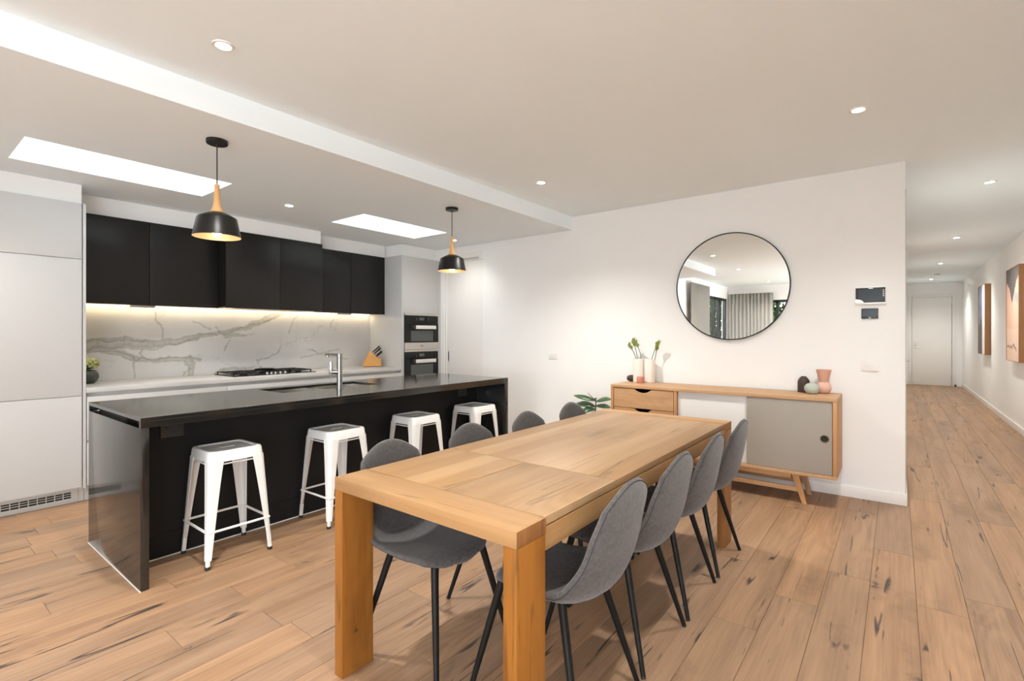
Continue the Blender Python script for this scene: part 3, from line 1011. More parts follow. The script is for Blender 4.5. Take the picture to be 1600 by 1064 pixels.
o['kind'] = 'structure'
for y, lb in ((1.128, 'black double power outlet on the island near its left end'), (3.695, 'black double power outlet on the island behind the far stool')):
    t = thing('power_outlet', (-3.51, y, 0.76), lb, 'outlet', 'black outlets on the island')
    MB().box(-3.51, -3.501, y - 0.062, y + 0.062, 0.725, 0.803, b=0.004).build('faceplate', M['outlet_b'], t)
    for s in (-0.033, 0.033):
        MB().box(-3.501, -3.498, y + s - 0.012, y + s + 0.012, 0.778, 0.794, b=0.001).build('switch', M['plastic_b'], t)

# sink bowls
t = thing('kitchen_sink', (-3.83, 2.32, 0.70), 'undermounted double bowl stainless sink in the black island', 'sink')
for a, b in ((SYA - 0.004, 2.29), (2.33, SYB + 0.004)):
    x0, x1 = SX0 - 0.004, SX1 + 0.004
    zb, zr = 0.70, zt0 - 0.0005
    r = []
    for d, z in ((0.0, zr), (0.006, zb + 0.03), (0.03, zb), (0.10, zb - 0.004)):
        r.append([(x0 + d, a + d, z), (x1 - d, a + d, z), (x1 - d, b - d, z), (x0 + d, b - d, z)])
    bo = MB().loft(r, cap=False).add(r[-1], [(0, 1, 2, 3)])
    bo = bo.build('bowl', M['sinksteel'], t, smooth=False)
    sm = bo.modifiers.new('sheet', 'SOLIDIFY')
    sm.thickness = 0.002
    MB().lathe([(0.045, 0.0), (0.04, 0.003), (0.0, 0.001)], ((x0 + x1) / 2, (a + b) / 2, zb - 0.003), 20, cap=False).build('drain', M['chrome'], bo)
MB().box(SX0 - 0.002, SX1 + 0.002, 2.291, 2.329, zt0 - 0.03, zt0 - 0.002, b=0.004).build('divider', M['sinksteel'], t)

# tap
TX, TY = -3.582, 2.331
t = thing('kitchen_tap', (TX, TY, IZ), 'tall chrome kitchen tap with flat spout standing on the island', 'tap')
MB().lathe([(.030, 0), (.030, .006), (.024, .008)], (TX, TY, IZ), 24).build('base', M['chrome'], t)
MB().lathe([(.0225, .006), (.0225, .25), (.0215, .251), (.0215, .253), (.0225, .254), (.0225, .283), (.020, .286)], (TX, TY, IZ), 24).build('column', M['chrome'], t)
sp = MB().box(-0.245, 0.0, -0.016, 0.016, -0.011, 0.006, b=0.003).tube([(-0.225, 0, -0.010), (-0.225, 0, -0.026)], 0.012, 14)
sp.xform(Matrix.Translation((TX, TY, IZ + 0.276)) @ Matrix.Rotation(R(-8), 4, 'Z'))
sp.build('spout', M['chrome'], t)
lv = MB().tube([(0, 0, 0), (-0.05, 0, 0)], 0.019, 16).box(-0.072, -0.050, -0.015, 0.015, -0.018, 0.085, b=0.003)
lv.xform(Matrix.Translation((TX, TY - 0.01, IZ + 0.135)) @ Matrix.Rotation(R(40), 4, 'Z'))
lv.build('lever', M['chrome'], t)

# ------------------------------------------------------------------ pendants
def pendant(x, y, label):
    t = thing('pendant_lamp', (x, y, 1.95), label, 'pendant lamp', 'pendants over the island')
    MB().lathe([(.060, 0), (.060, -.022), (.057, -.025), (.010, -.026), (.008, -.034), (.004, -.036)], (x, y, ZK), 32).build('ceiling_rose', M['matblack'], t)
    MB().tube([(x, y, ZK - 0.034), (x, y, 2.288)], 0.0035, 8).build('cord', M['matblack'], t)
    MB().lathe([(.013, 2.292), (.014, 2.288), (.0155, 2.24), (.0175, 2.20), (.021, 2.165), (.028, 2.14), (.037, 2.119)], (x, y, 0), 32).build('neck', M['beech'], t)
    pr = [(.030, 2.118), (.041, 2.117), (.075, 2.102), (.108, 2.084), (.112, 2.078), (.135, 1.964), (.1335, 1.9625)]
    MB().lathe(pr, (x, y, 0), 48, cap=False).build('lamp_shade', M['matblack'], t)
    inn = [(.1335, 1.9626), (.110, 2.076), (.106, 2.081), (.073, 2.099), (.03, 2.114)]
    MB().lathe(inn, (x, y, 0), 48, cap=False).build('shade_lining', M['shade_in'], t)
    b = MB().lathe([(.0, 1.962), (.014, 1.965), (.024, 1.975), (.028, 1.990), (.025, 2.005), (.016, 2.022), (.012, 2.05), (.012, 2.112)], (x, y, 0), 24, cap=False)
    b.build('bulb', M['bulb'], t)
    l = bpy.data.lights.new('pendant_glow', 'POINT')
    l.energy = 0.6
    l.color = (1.0, 0.80, 0.55)
    l.shadow_soft_size = 0.03
    lo = bpy.data.objects.new('pendant_glow', l)
    COL.objects.link(lo)
    lo.parent = t
    lo.location = (0, 0, 0.0)


pendant(-3.372, 1.328, 'black pendant lamp with timber neck nearer the camera, over the island')
pendant(-3.386, 3.423, 'black pendant lamp with timber neck at the oven end of the island')

# ------------------------------------------------------------------ stools
def rrect(h, r, z, n=6, hx=None):
    hx = hx or h
    pts = []
    for cx, cy, a0 in ((hx - r, h - r, 0), (-hx + r, h - r, 90), (-hx + r, -h + r, 180), (hx - r, -h + r, 270)):
        for i in range(n + 1):
            a = R(a0 + 90 * i / n)
            pts.append((cx + r * math.cos(a), cy + r * math.sin(a), z))
    return pts


def make_stool():
    t = thing('bar_stool', (0, 0, 0), 'tmp', 'stool', 'white metal stools at the island')
    ZS = 0.66
    rings = [rrect(.010, .0095, ZS - .010, hx=.006), ]
    rings = [rrect(.045, .008, ZS - .014, hx=.009), rrect(.045, .008, ZS - .008, hx=.009), rrect(.118, .025, ZS - .008), rrect(.124, .03, ZS - .008), rrect(.130, .034, ZS - .001),
             rrect(.141, .036, ZS), rrect(.149, .036, ZS - .003), rrect(.153, .036, ZS - .012), rrect(.1585, .036, ZS - .062), rrect(.156, .034, ZS - .062), rrect(.150, .034, ZS - .014)]
    MB().loft(rings, cap=False).build('seat', M['stool'], t)
    for sx in (-1, 1):
        for sy in (-1, 1):
            rs = []
            for i in range(9):
                f = i / 8
                z = 0.605 - f * (0.605 - 0.05)
                c = 0.1592 + (0.190 - 0.1592) * f
                wd = 0.076 + (0.028 - 0.076) * f ** 0.85
                rr = 0.030 - 0.012 * f
                th = 0.0035
                outer, inner = [], []
                outer.append((c - wd, c))
                inner.append((c - wd, c - th))
                for q in range(6):
                    a = R(90 - 90 * q / 5)
                    outer.append((c - rr + rr * math.cos(a), c - rr + rr * math.sin(a)))
                    inner.append((c - rr + (rr - th) * math.cos(a), c - rr + (rr - th) * math.sin(a)))
                outer.append((c, c - wd))
                inner.append((c - th, c - wd))
                rs.append([(sx * a, sy * b, z) for a, b in outer + inner[::-1]])
            lg = MB().loft(rs).build('leg', M['stool'], t, ang=50)
            c = 0.1865
            ft = MB().loft([rrect(.011, .005, 0.10), rrect(.0105, .005, 0.014)])
            ft.v = [(sx * (c - 0.009 + p[0] + (0.10 - p[2]) * 0.06 - 0.004), sy * (c - 0.009 + p[1] + (0.10 - p[2]) * 0.06 - 0.004), p[2]) for p in ft.v]
            ft.build('foot', M['stool'], lg)
            cp = MB().loft([rrect(.0125, .006, 0.018), rrect(.0125, .006, 0.0)])
            cp.v = [(sx * (c - 0.008 + p[0]), sy * (c - 0.008 + p[1]), p[2]) for p in cp.v]
            cp.build('foot_cap', M['rubber'], lg)
    for zb, hh, rr, nm in ((0.205, 0.176, 0.0075, 'foot_rail'), (0.583, 0.148, 0.005, 'brace')):
        for k in range(4):
            a = R(90 * k)
            p0 = (hh * math.cos(a) - (-hh) * math.sin(a), hh * math.sin(a) + (-hh) * math.cos(a), zb)
            p1 = (hh * math.cos(a) - hh * math.sin(a), hh * math.sin(a) + hh * math.cos(a), zb)
            MB().tube([p0, p1], rr, 8).build(nm, M['stool'], t)
    return t


st0 = make_stool()
slab = ['white metal stool nearest the left end of the island, below the black outlet', 'second white metal stool from the left end of the island',
        'third white metal stool from the left, rising between two chair backs', 'white metal stool at the far right end of the island']
for i, y in enumerate((1.36, 2.125, 2.90, 3.66)):
    s = st0 if i == 0 else copy_tree(st0)
    s.location = (-3.305, y, 0)
    s.rotation_euler.z = R((0, 1, -1, 0.5)[i])
    s['label'] = slab[i]

# ------------------------------------------------------------------ dining table
TX0, TX1, TY0, TY1, TZ = -1.767, -0.858, 1.128, 3.452, 0.785
BB = 0.150
t = thing('dining_table', ((TX0 + TX1) / 2, 2.29, 0), 'long chunky solid oak dining table with square legs', 'table')
zb = TZ - 0.050
for a, b in ((TY0, TY0 + BB), (TY1 - BB, TY1)):
    eb = MB().box(TX0, TX1, a, b, zb, TZ, b=0.002).build('end_board', M['tableX'], t)
    eb.data.materials.append(M['endgrain'])
    for f in eb.data.polygons:
        if abs(f.normal.x) > 0.9:
            f.material_index = 1
e = 0.0018
ins = 0.006
lv = [(TX0 + ins, -1.302 - e, TY0 + BB + e, 1.775 - e), (-1.302 + e, TX1 - ins, TY0 + BB + e, 1.775 - e), (TX0 + ins, TX1 - ins, 1.775 + e, TY1 - BB - e)]
for a, b, c, d in lv:
    MB().box(a, b, c, d, TZ - 0.028, TZ - 0.0003, b=0.001).build('top_leaf', M['tableY'], t)
LG = 0.147
LXW = 0.050
for x0, x1 in ((TX0 + 0.0005, TX0 + LXW), (TX1 - LXW, TX1 - 0.0005)):
    for y0, y1 in ((TY0 + 0.0005, TY0 + LG), (TY1 - LG, TY1 - 0.0005)):
        MB().box(x0, x1, y0, y1, 0, zb - 0.0004, b=0.002).build('leg', M['tableZ'], t)
for x0, x1 in ((TX0 + 0.004, TX0 + 0.026), (TX1 - 0.026, TX1 - 0.004)):
    MB().box(x0, x1, TY0 + LG + 0.001, TY1 - LG - 0.001, 0.680, TZ - 0.0325, b=0.001).build('side_rail', M['tableY'], t)
for y0 in (TY0 + 0.10, TY1 - 0.12):
    MB().box(TX0 + LXW + 0.001, TX1 - LXW - 0.001, y0, y0 + 0.02, 0.70, zb - 0.001, b=0.001).build('end_rail', M['tableX'], t)

# ------------------------------------------------------------------ dining chairs
def catmull(P, n):
    out = []
    P = [Vector(p) for p in P]
    Q = [2 * P[0] - P[1]] + P + [2 * P[-1] - P[-2]]
    for i in range(1, len(Q) - 2):
        for k in range(n):
            s = k / n
            a, b, c, d = Q[i - 1], Q[i], Q[i + 1], Q[i + 2]
            out.append(0.5 * ((2 * b) + (c - a) * s + (2 * a - 5 * b + 4 * c - d) * s * s + (3 * b - a - 3 * c + d) * s ** 3))
    out.append(P[-1])
    return out


def table_lookup(T, x):
    for (a, va), (b, vb) in zip(T, T[1:]):
        if x <= b:
            f = (x - a) / (b - a)
            f = f * f * (3 - 2 * f)
            return va + (vb - va) * f
    return T[-1][1]


CP = catmull([(.205, .428), (.19, .458), (.12, .472), (.0, .462), (-.09, .452), (-.160, .460), (-.212, .498), (-.243, .560), (-.262, .645), (-.278, .740), (-.290, .825), (-.294, .862)], 8)
CL = [0.0]
for a, b in zip(CP, CP[1:]):
    CL.append(CL[-1] + (b - a).length)


def prof(s):
    s *= CL[-1]
    for i in range(len(CL) - 1):
        if s <= CL[i + 1] or i == len(CL) - 2:
            f = (s - CL[i]) / (CL[i + 1] - CL[i])
            p = CP[i].lerp(CP[i + 1], f)
            i0, i1 = max(0, i - 2), min(len(CP) - 1, i + 3)
            tg = (CP[i1] - CP[i0]).normalized()
            return p, Vector((tg[1], -tg[0]))


HWT = [(0, .205), (.15, .218), (.40, .228), (.55, .222), (.75, .214), (.90, .206), (1, .200)]
CUP = [(0, .000), (.2, .022), (.42, .058), (.55, .066), (.75, .040), (1, .014)]


def shell_pt(u, v, off):
    kx = 0.42 + 0.22 * (v > 0)
    uu = u * math.sqrt(1 - kx * v * v / 2 * 1.15)
    vv = v * math.sqrt(1 - (0.80 if v < 0 else 0.64) * u * u / 2)
    s = 0.5 + 0.5 * vv
    p, n = prof(s)
    x = uu * table_lookup(HWT, s)
    c = table_lookup(CUP, s) * uu * uu
    q = p + n * (c - off)
    return Vector((x, q[0], q[1]))


def make_chair():
    t = thing('dining_chair', (0, 0, 0), 'tmp', 'chair', 'grey shell chairs around the dining table')
    NU, NV = 20, 40
    vs, fs = [], []
    T = 0.038
    for side in (0, 1):
        for j in range(NV + 1):
            for i in range(NU + 1):
                u, v = -1 + 2 * i / NU, -1 + 2 * j / NV
                u = math.sin(u * PI / 2 * 0.9) / math.sin(PI / 2 * 0.9)
                v = math.sin(v * PI / 2 * 0.85) / math.sin(PI / 2 * 0.85)
                m = max(0.0, 1 - max(abs(u), abs(v)) ** 9) ** 0.5
                vs.append(shell_pt(u, v, T / 2 + (T / 2 if side else -T / 2) * m))
    W = NU + 1
    N1 = W * (NV + 1)
    for j in range(NV):
        for i in range(NU):
            a = j * W + i
            fs.append((a, a + 1, a + W + 1, a + W))
            b = a + N1
            fs.append((b, b + W, b + W + 1, b + 1))
    mb = MB().add(vs, fs)
    me = mb.build('seat_shell', M['fabric'], t, ang=180)
    bm = bmesh.new()
    bm.from_mesh(me.data)
    bmesh.ops.remove_doubles(bm, verts=bm.verts[:], dist=0.0004)
    bmesh.ops.recalc_face_normals(bm, faces=bm.faces[:])
    bm.to_mesh(me.data)
    bm.free()
    me.data.polygons.foreach_set('use_smooth', [True] * len(me.data.polygons))
    pts = []
    L = [(-1 + 2 * i / 24, -1) for i in range(24)] + [(1, -1 + 2 * i / 40) for i in range(40)] + [(1 - 2 * i / 24, 1) for i in range(24)] + [(-1, 1 - 2 * i / 40) for i in range(40)]
    for u, v in L:
        u2 = math.sin(u * PI / 2 * 0.9) / math.sin(PI / 2 * 0.9) * 0.972
        v2 = math.sin(v * PI / 2 * 0.85) / math.sin(PI / 2 * 0.85) * 0.978
        m = max(0.0, 1 - max(abs(u2), abs(v2)) ** 9) ** 0.5
        pts.append(shell_pt(u2, v2, T / 2 + T / 2 * m - 0.0002))
    rings = []
    n = len(pts)
    for i, p in enumerate(pts):
        tg = (pts[(i + 1) % n] - pts[i - 1]).normalized()
        a = tg.orthogonal().normalized()
        if i and a.dot(pa) < 0:
            a = -a
        a = (pa - tg * pa.dot(tg)).normalized() if i else a
        pa = a
        b = tg.cross(a)
        rings.append([p + 0.0016 * (math.cos(2 * PI * k / 6) * a + math.sin(2 * PI * k / 6) * b) for k in range(6)])
    MB().loft(rings, cap=False, closed=True).build('seam', M['seam'], me)
    fr = MB().box(-0.11, 0.11, 0.120, 0.145, 0.424, 0.440, b=0.003).box(-0.11, 0.11, -0.130, -0.105, 0.406, 0.422, b=0.003).box(-0.02, 0.02, -0.13, 0.14, 0.412, 0.428, b=0.003)
    fr.build('seat_frame', M['fabric_leg'], t)
    for sx in (-1, 1):
        for (ty, fy, tz) in ((0.138, 0.238, 0.452), (-0.115, -0.238, 0.444)):
            p0, p1 = Vector((sx * 0.138, ty, tz)), Vector((sx * 0.225, fy, 0.0))
            lg = MB().tube([p0, p0.lerp(p1, 0.5), p0.lerp(p1, 0.985)], [0.0155, 0.0130, 0.0095], 14).build('leg', M['fabric_leg'], t)
            MB().tube([p0.lerp(p1, 0.98), p1 + Vector((0, 0, 0.001))], [0.0105, 0.0095], 12).build('foot_cap', M['rubber'], lg)
    return t


ch0 = make_chair()
places = [(-1.025, 1.585, 90, 'grey felt chair on the sideboard side of the table, nearest the camera'),
          (-1.02, 2.085, 90, 'second grey felt chair from the camera along the right side of the table'),
          (-1.02, 2.585, 90, 'third grey felt chair from the camera along the right side of the table'),
          (-1.02, 3.11, 90, 'grey felt chair at the far end of the right side, by the taupe sideboard door'),
          (-1.575, 1.49, -90, 'grey felt chair on the island side, seen whole under the near table end'),
          (-1.575, 2.03, -90, 'second grey felt chair from the camera on the island side of the table'),
          (-1.575, 2.58, -90, 'third grey felt chair on the island side, its back against the white wall'),
          (-1.575, 3.12, -90, 'last grey felt chair on the island side, in front of the green plant')]
for i, (x, y, a, lb) in enumerate(places):
    c = ch0 if i == 0 else copy_tree(ch0)
    c.location = (x, y, 0)
    c.rotation_euler.z = R(a + (0.5, -1, 0.8, -0.6, 1.0, -0.8, 0.6, 0)[i])
    c['label'] = lb

# ------------------------------------------------------------------ sideboard
BX0, BX1, BY0, BY1, BZ0, BZ1 = -2.248, -0.363, 4.50, 4.975, 0.238, 0.859
t = thing('sideboard', ((BX0 + BX1) / 2, 4.74, 0), 'low oak sideboard with white and taupe sliding doors below the mirror', 'sideboard')
tk = 0.026
MB().box(BX0, BX1, BY0, BY1, BZ1 - tk, BZ1, b=0.0015).build('top_panel', M['sideX'], t)
MB().box(BX0, BX1, BY0, BY1, BZ0, BZ0 + tk, b=0.0015).build('bottom_panel', M['sideX'], t)
for x in (BX0, BX1 - tk):
    MB().box(x, x + tk, BY0, BY1, BZ0 + tk + 0.0003, BZ1 - tk - 0.0003, b=0.0012).build('side_panel', M['sideZ'], t)
MB().box(-1.617, -1.593, BY0 + 0.004, BY1 - 0.01, BZ0 + tk + 0.0003, BZ1 - tk - 0.0003, b=0.001).build('divider', M['sideZ'], t)
MB().box(BX0 + tk, BX1 - tk, BY1 - 0.01, BY1, BZ0 + tk, BZ1 - tk).build('back_panel', M['sideX'], t, smooth=False)
dz = (BZ1 - BZ0 - 2 * tk) / 3
for i in range(3):
    z1 = BZ1 - tk - 0.005 - dz * i
    z0 = z1 - dz + 0.0055
    xa, xb = BX0 + tk + 0.005, -1.622
    xm = (xa + xb) / 2
    poly = [(xa, z0), (xb, z0), (xb, z1)]
    for k in range(13):
        f = k / 12
        x = xm + 0.085 - 0.17 * f
        poly.append((x, z1 - 0.034 * math.sin(PI * f) ** 0.75 if 0 < k < 12 else z1))
    poly.append((xa, z1))
    dr = MB().prism(poly, BY0 + 0.006, BY0 + 0.024, 1).build('drawer_front', M['sideX'], t, smooth=False)
    MB().box(xa + 0.01, xb - 0.01, BY0 + 0.026, BY1 - 0.03, z0 + 0.004, z1 - 0.045).build('drawer_box', M['dark'], dr, smooth=False)
MB().box(-1.588, -0.975, BY0 + 0.030, BY0 + 0.046, BZ0 + tk + 0.003, BZ1 - tk - 0.003, b=0.001).build('sliding_door', M['whitedoor'], t)
gd = MB().box(-1.0, BX1 - tk - 0.004, BY0 + 0.008, BY0 + 0.024, BZ0 + tk + 0.003, BZ1 - tk - 0.003, b=0.001).build('sliding_door', M['greydoor'], t)
ring = MB().lathe([(.021, 0), (.026, .003), (.030, .002), (.030, -.001)], (0, 0, 0), 28, cap=False)
ring.xform(Matrix.Translation((-0.442, BY0 + 0.008, 0.545)) @ Matrix.Rotation(R(90), 4, 'X'))
pl = ring.build('finger_pull', M['brass'], gd)
MB().lathe([(.0215, .0012), (0.0, .0006)], (0, 0, 0), 28, cap=False).xform(Matrix.Translation((-0.442, BY0 + 0.008, 0.545)) @ Matrix.Rotation(R(90), 4, 'X')).build('finger_recess_shade', M['dark'], gd)  # flat disc coloured dark in place of the pull's inner shade
for xf, xt in ((-0.585, -0.655), (-2.03, -1.96)):
    for yf in (4.575, 4.865):
        p0, p1 = Vector((xt, yf, BZ0 - 0.001)), Vector((xf, yf, 0))
        rs = []
        for f, hw in ((0, .024), (1, .016)):
            p = p0.lerp(p1, f)
            rs.append([(p.x - hw, p.y - .015, p.z), (p.x + hw, p.y - .015, p.z), (p.x + hw, p.y + .015, p.z), (p.x - hw, p.y + .015, p.z)])
        MB().loft(rs).build('leg', M['sideZ'], t, smooth=False)
for yf in (4.575, 4.865):
    MB().box(-1.93, -0.68, yf - 0.012, yf + 0.012, 0.190, BZ0 - 0.001, b=0.001).build('stretcher', M['sideX'], t)
    MB().box(-2.00, -0.63, yf - 0.010, yf + 0.010, 0.088, 0.125, b=0.001).build('stretcher', M['sideX'], t)

# things on the sideboard
def lathe_thing(name, prof, x, y, z, mat, label, cat, part, n=36, group=None):
    t = thing(name, (x, y, z), label, cat, group)
    MB().lathe(prof, (x, y, z), n, cap=False).build(part, mat, t)
    return t


ZB = BZ1
cyl = [(0, 0.0), (.05, 0.0), (.0535, .003), (.0545, .01), (.0545, .240), (.053, .243), (.0505, .240), (.0505, .015), (0, .012)]
lathe_thing('cylinder_vase', cyl, -2.118, 4.87, ZB, M['vase_w'], 'white cylinder vase holding the left buds on the sideboard', 'vase', 'body')
lathe_thing('cylinder_vase', cyl, -2.010, 4.90, ZB, M['vase_w'], 'white cylinder vase beside the first one, holding the right buds', 'vase', 'body')
lathe_thing('candle', [(0, 0), (.034, 0), (.036, .003), (.036, .062), (.033, .065), (.030, .060), (0, .058)], -2.062, 4.785, ZB, M['coral'], 'small coral pink cup in front of the white vases', 'cup', 'cup')
mb = MB().lathe([(0, -.035), (.018, -.034), (.028, -.02), (.033, .0), (.034, .028), (.031, .028), (.029, .0), (.0, -.03)], (0, 0, 0), 28, cap=False)
mb.xform(Matrix.Translation((-2.222, 4.90, ZB + 0.0345)) @ Matrix.Rotation(R(40), 4, 'Z') @ Matrix.Rotation(R(90), 4, 'Y'))
t = thing('black_cup', (-2.222, 4.90, ZB), 'small black cup lying on its side left of the white vases', 'cup')
mb.build('cup', M['vase_b'], t)


def stem(p0, p1, lean, r, label, blen):
    t = thing('flower_stem', p0, label, 'flower', 'budded stems in the white vases')
    p0, p1 = Vector(p0), Vector(p1)
    mid = p0.lerp(p1, 0.55) + Vector(lean)
    tip = p0.lerp(p1, 1.0)
    pts = catmull([p0, mid, tip], 6)
    cut = 9
    MB().tube(pts[:cut + 1], [0.0035] * (cut + 1), 8).build('stem', M['stem'], t)
    d = (tip - pts[cut]).normalized()
    b0 = pts[cut]
    rr = [0.003, 0.010, r, r * 1.05, r * 0.8, 0.006, 0.001]
    MB().tube([b0 + d * blen * f for f in (0, .12, .3, .5, .72, .9, 1.0)], rr, 10).build('bud', M['bud'], t)
    for k in range(7):
        a = 2 * PI * k / 7
        s = d.orthogonal().normalized()
        s2 = d.cross(s)
        dr = s * math.cos(a) + s2 * math.sin(a)
        q = b0 + d * blen * (0.15 + 0.09 * k) + dr * r * 0.75
        MB().tube([q, q + dr * 0.007 + d * 0.014, q + dr * 0.003 + d * 0.032], [0.006, 0.0065, 0.001], 6).build('bract', M['bud'], t)


stem((-2.105, 4.87, ZB + 0.03), (-2.225, 4.86, 1.262), (0.02, 0, 0.03), .013, 'shortest left leaning bud stem in the first white vase', .075)
stem((-2.120, 4.88, ZB + 0.03), (-2.180, 4.87, 1.305), (0.015, 0, 0.02), .016, 'tallest bud stem in the first white vase', .095)
stem((-2.090, 4.87, ZB + 0.03), (-2.155, 4.86, 1.295), (0.035, 0, 0.02), .014, 'curved bud stem at the right of the first white vase', .085)
stem((-2.030, 4.90, ZB + 0.03), (-1.905, 4.89, 1.30), (-0.02, 0, 0.0), .015, 'taller right leaning bud stem in the second white vase', .10)
stem((-1.995, 4.91, ZB + 0.03), (-1.925, 4.905, 1.27), (0.0, 0, 0.0), .012, 'shorter bud stem at the right edge of the second vase', .09)

lathe_thing('bottle_vase', [(0, 0), (.043, 0), (.046, .004), (.046, .085), (.042, .102), (.030, .122), (.020, .131), (.018, .136), (.015, .134), (.015, .12), (0, .115)], -0.632, 4.885, ZB, M['vase_b'], 'dark brown shouldered ceramic bottle on the sideboard', 'vase', 'body')
lathe_thing('ball_vase', [(0, 0), (.028, 0), (.045, .012), (.056, .034), (.057, .050), (.050, .070), (.034, .085), (.016, .089), (.013, .087), (.014, .08), (0, .07)], -0.560, 4.788, ZB, M['vase_m'], 'round mint green ceramic vase in front of the other two', 'vase', 'body')
t = thing('tall_vase', (-0.488, 4.905, ZB), 'pink ceramic vase with ball base and flared top', 'vase')
MB().lathe([(0, 0), (.032, 0), (.045, .010), (.055, .032), (.057, .048), (.052, .070), (.042, .085), (.033, .094)], (-0.488, 4.905, ZB), 36, cap=False).build('base_ball', M['vase_p2'], t)
MB().lathe([(.033, .094), (.036, .105), (.056, .196), (.054, .197), (.034, .107), (0, .10)], (-0.488, 4.905, ZB), 36, cap=False).build('flared_neck', M['vase_p'], t)

# ------------------------------------------------------------------ round mirror
mx, mz, mr = -1.250, 1.808, 0.508
t = thing('round_mirror', (mx, YM, mz - mr), 'large round wall mirror with thin black frame above the sideboard', 'mirror')
fr = MB().lathe([(mr, 0.0), (mr, .030), (mr - .009, .030), (mr - .009, .004), (mr - .012, 0.0)], (0, 0, 0), 96, cap=False)
XMAT = Matrix.Translation((mx, YM - 0.001, mz)) @ Matrix.Rotation(R(90), 4, 'X')
fr.xform(XMAT).build('frame', M['matblack'], t)
gl = MB().lathe([(mr - .0095, .002), (mr - .0095, .024)], (0, 0, 0), 96)
gl.xform(XMAT).build('mirror_glass', M['mirror'], t, ang=30)

# ------------------------------------------------------------------ wall fittings
t = thing('video_intercom', (-0.173, YM, 1.60), 'black video intercom screen with silver corner on the mirror wall', 'intercom')
MB().box(-0.276, -0.070, YM - 0.022, YM, 1.600, 1.738, b=0.004).build('housing', M['silver'], t)
fc = MB().box(-0.271, -0.075, YM - 0.0255, YM - 0.0215, 1.612, 1.733, b=0.0015).build('face', M['plastic_b'], t)
MB().box(-0.257, -0.100, YM - 0.0268, YM - 0.025, 1.634, 1.718).build('screen', M['screen'], fc, smooth=False)
mb = MB()
for i in range(4):
    mb.box(-0.090, -0.083, YM - 0.027, YM - 0.025, 1.706 - 0.015 * i, 1.712 - 0.015 * i)
mb.build('button', M['silver'], fc, smooth=False)
MB().prism([(-0.271, 1.611), (-0.215, 1.611), (-0.222, 1.623), (-0.236, 1.635), (-0.271, 1.641)], YM - 0.0285, YM - 0.0255, 1).build('corner_speaker', M['silver'], fc, smooth=False)
MB().box(-0.185, -0.155, YM - 0.0262, YM - 0.025, 1.724, 1.729).build('logo_strip', M['silver'], fc, smooth=False)
t = thing('touch_controller', (-0.177, YM, 1.48), 'small black touch controller below the intercom', 'controller')
MB().box(-0.233, -0.121, YM - 0.014, YM, 1.481, 1.565, b=0.004).build('housing', M['plastic_b'], t)
MB().box(-0.227, -0.127, YM - 0.0148, YM - 0.0135, 1.496, 1.557).build('screen', M['screen'], t, smooth=False)
MB().box(-0.185, -0.169, YM - 0.0148, YM - 0.0135, 1.486, 1.490).build('logo_strip', M['silver'], t, smooth=False)
t = thing('switch_plate', (-0.176, YM, 1.05), 'white triple light switch plate below the touch controller', 'light switch')
MB().box(-0.234, -0.117, YM - 0.009, YM, 1.053, 1.136, b=0.003).build('faceplate', M['plastic_w'], t)
for x in (-0.198, -0.176, -0.154):
    MB().box(x - 0.0075, x + 0.0075, YM - 0.013, YM - 0.0085, 1.083, 1.108, b=0.0015).build('switch', M['plastic_w'], t)
t = thing('power_outlet', (-3.25, YM, 1.06), 'white power outlet on the blank wall right of the island', 'outlet')
MB().box(-3.308, -3.192, YM - 0.009, YM, 1.060, 1.134, b=0.003).build('faceplate', M['plastic_w'], t)
for x in (-3.275, -3.225):
    MB().box(x - 0.006, x + 0.006, YM - 0.012, YM - 0.0085, 1.098, 1.116, b=0.001).build('switch', M['plastic_w'], t)
t = thing('slot_vent', (-4.74, YM, 2.37), 'white slot vent above the sliding door behind the far pendant', 'vent')
mb = MB().box(-5.02, -4.45, YM - 0.002, YM + 0.0115, 2.368, 2.378).box(-5.02, -4.45, YM - 0.002, YM + 0.0115, 2.402, 2.412).box(-4.46, -4.45, YM - 0.002, YM + 0.0115, 2.378, 2.402).box(-5.02, -5.01, YM - 0.002, YM + 0.0115, 2.378, 2.402)
mb.build('frame', M['plastic_w'], t, smooth=False)
MB().box(-5.01, -4.46, YM + 0.006, YM + 0.0118, 2.378, 2.402).build('slot', M['kick'], t, smooth=False)
t = thing('door_stop', (1.20, YE - 0.05, 0), 'small dark door stop on the corridor floor by the end door', 'door stop')
MB().lathe([(.02, 0), (.018, .03), (.022, .035), (.022, .045), (0, .048)], (1.20, YE - 0.06, 0), 16, cap=False).build('buffer', M['matblack'], t)

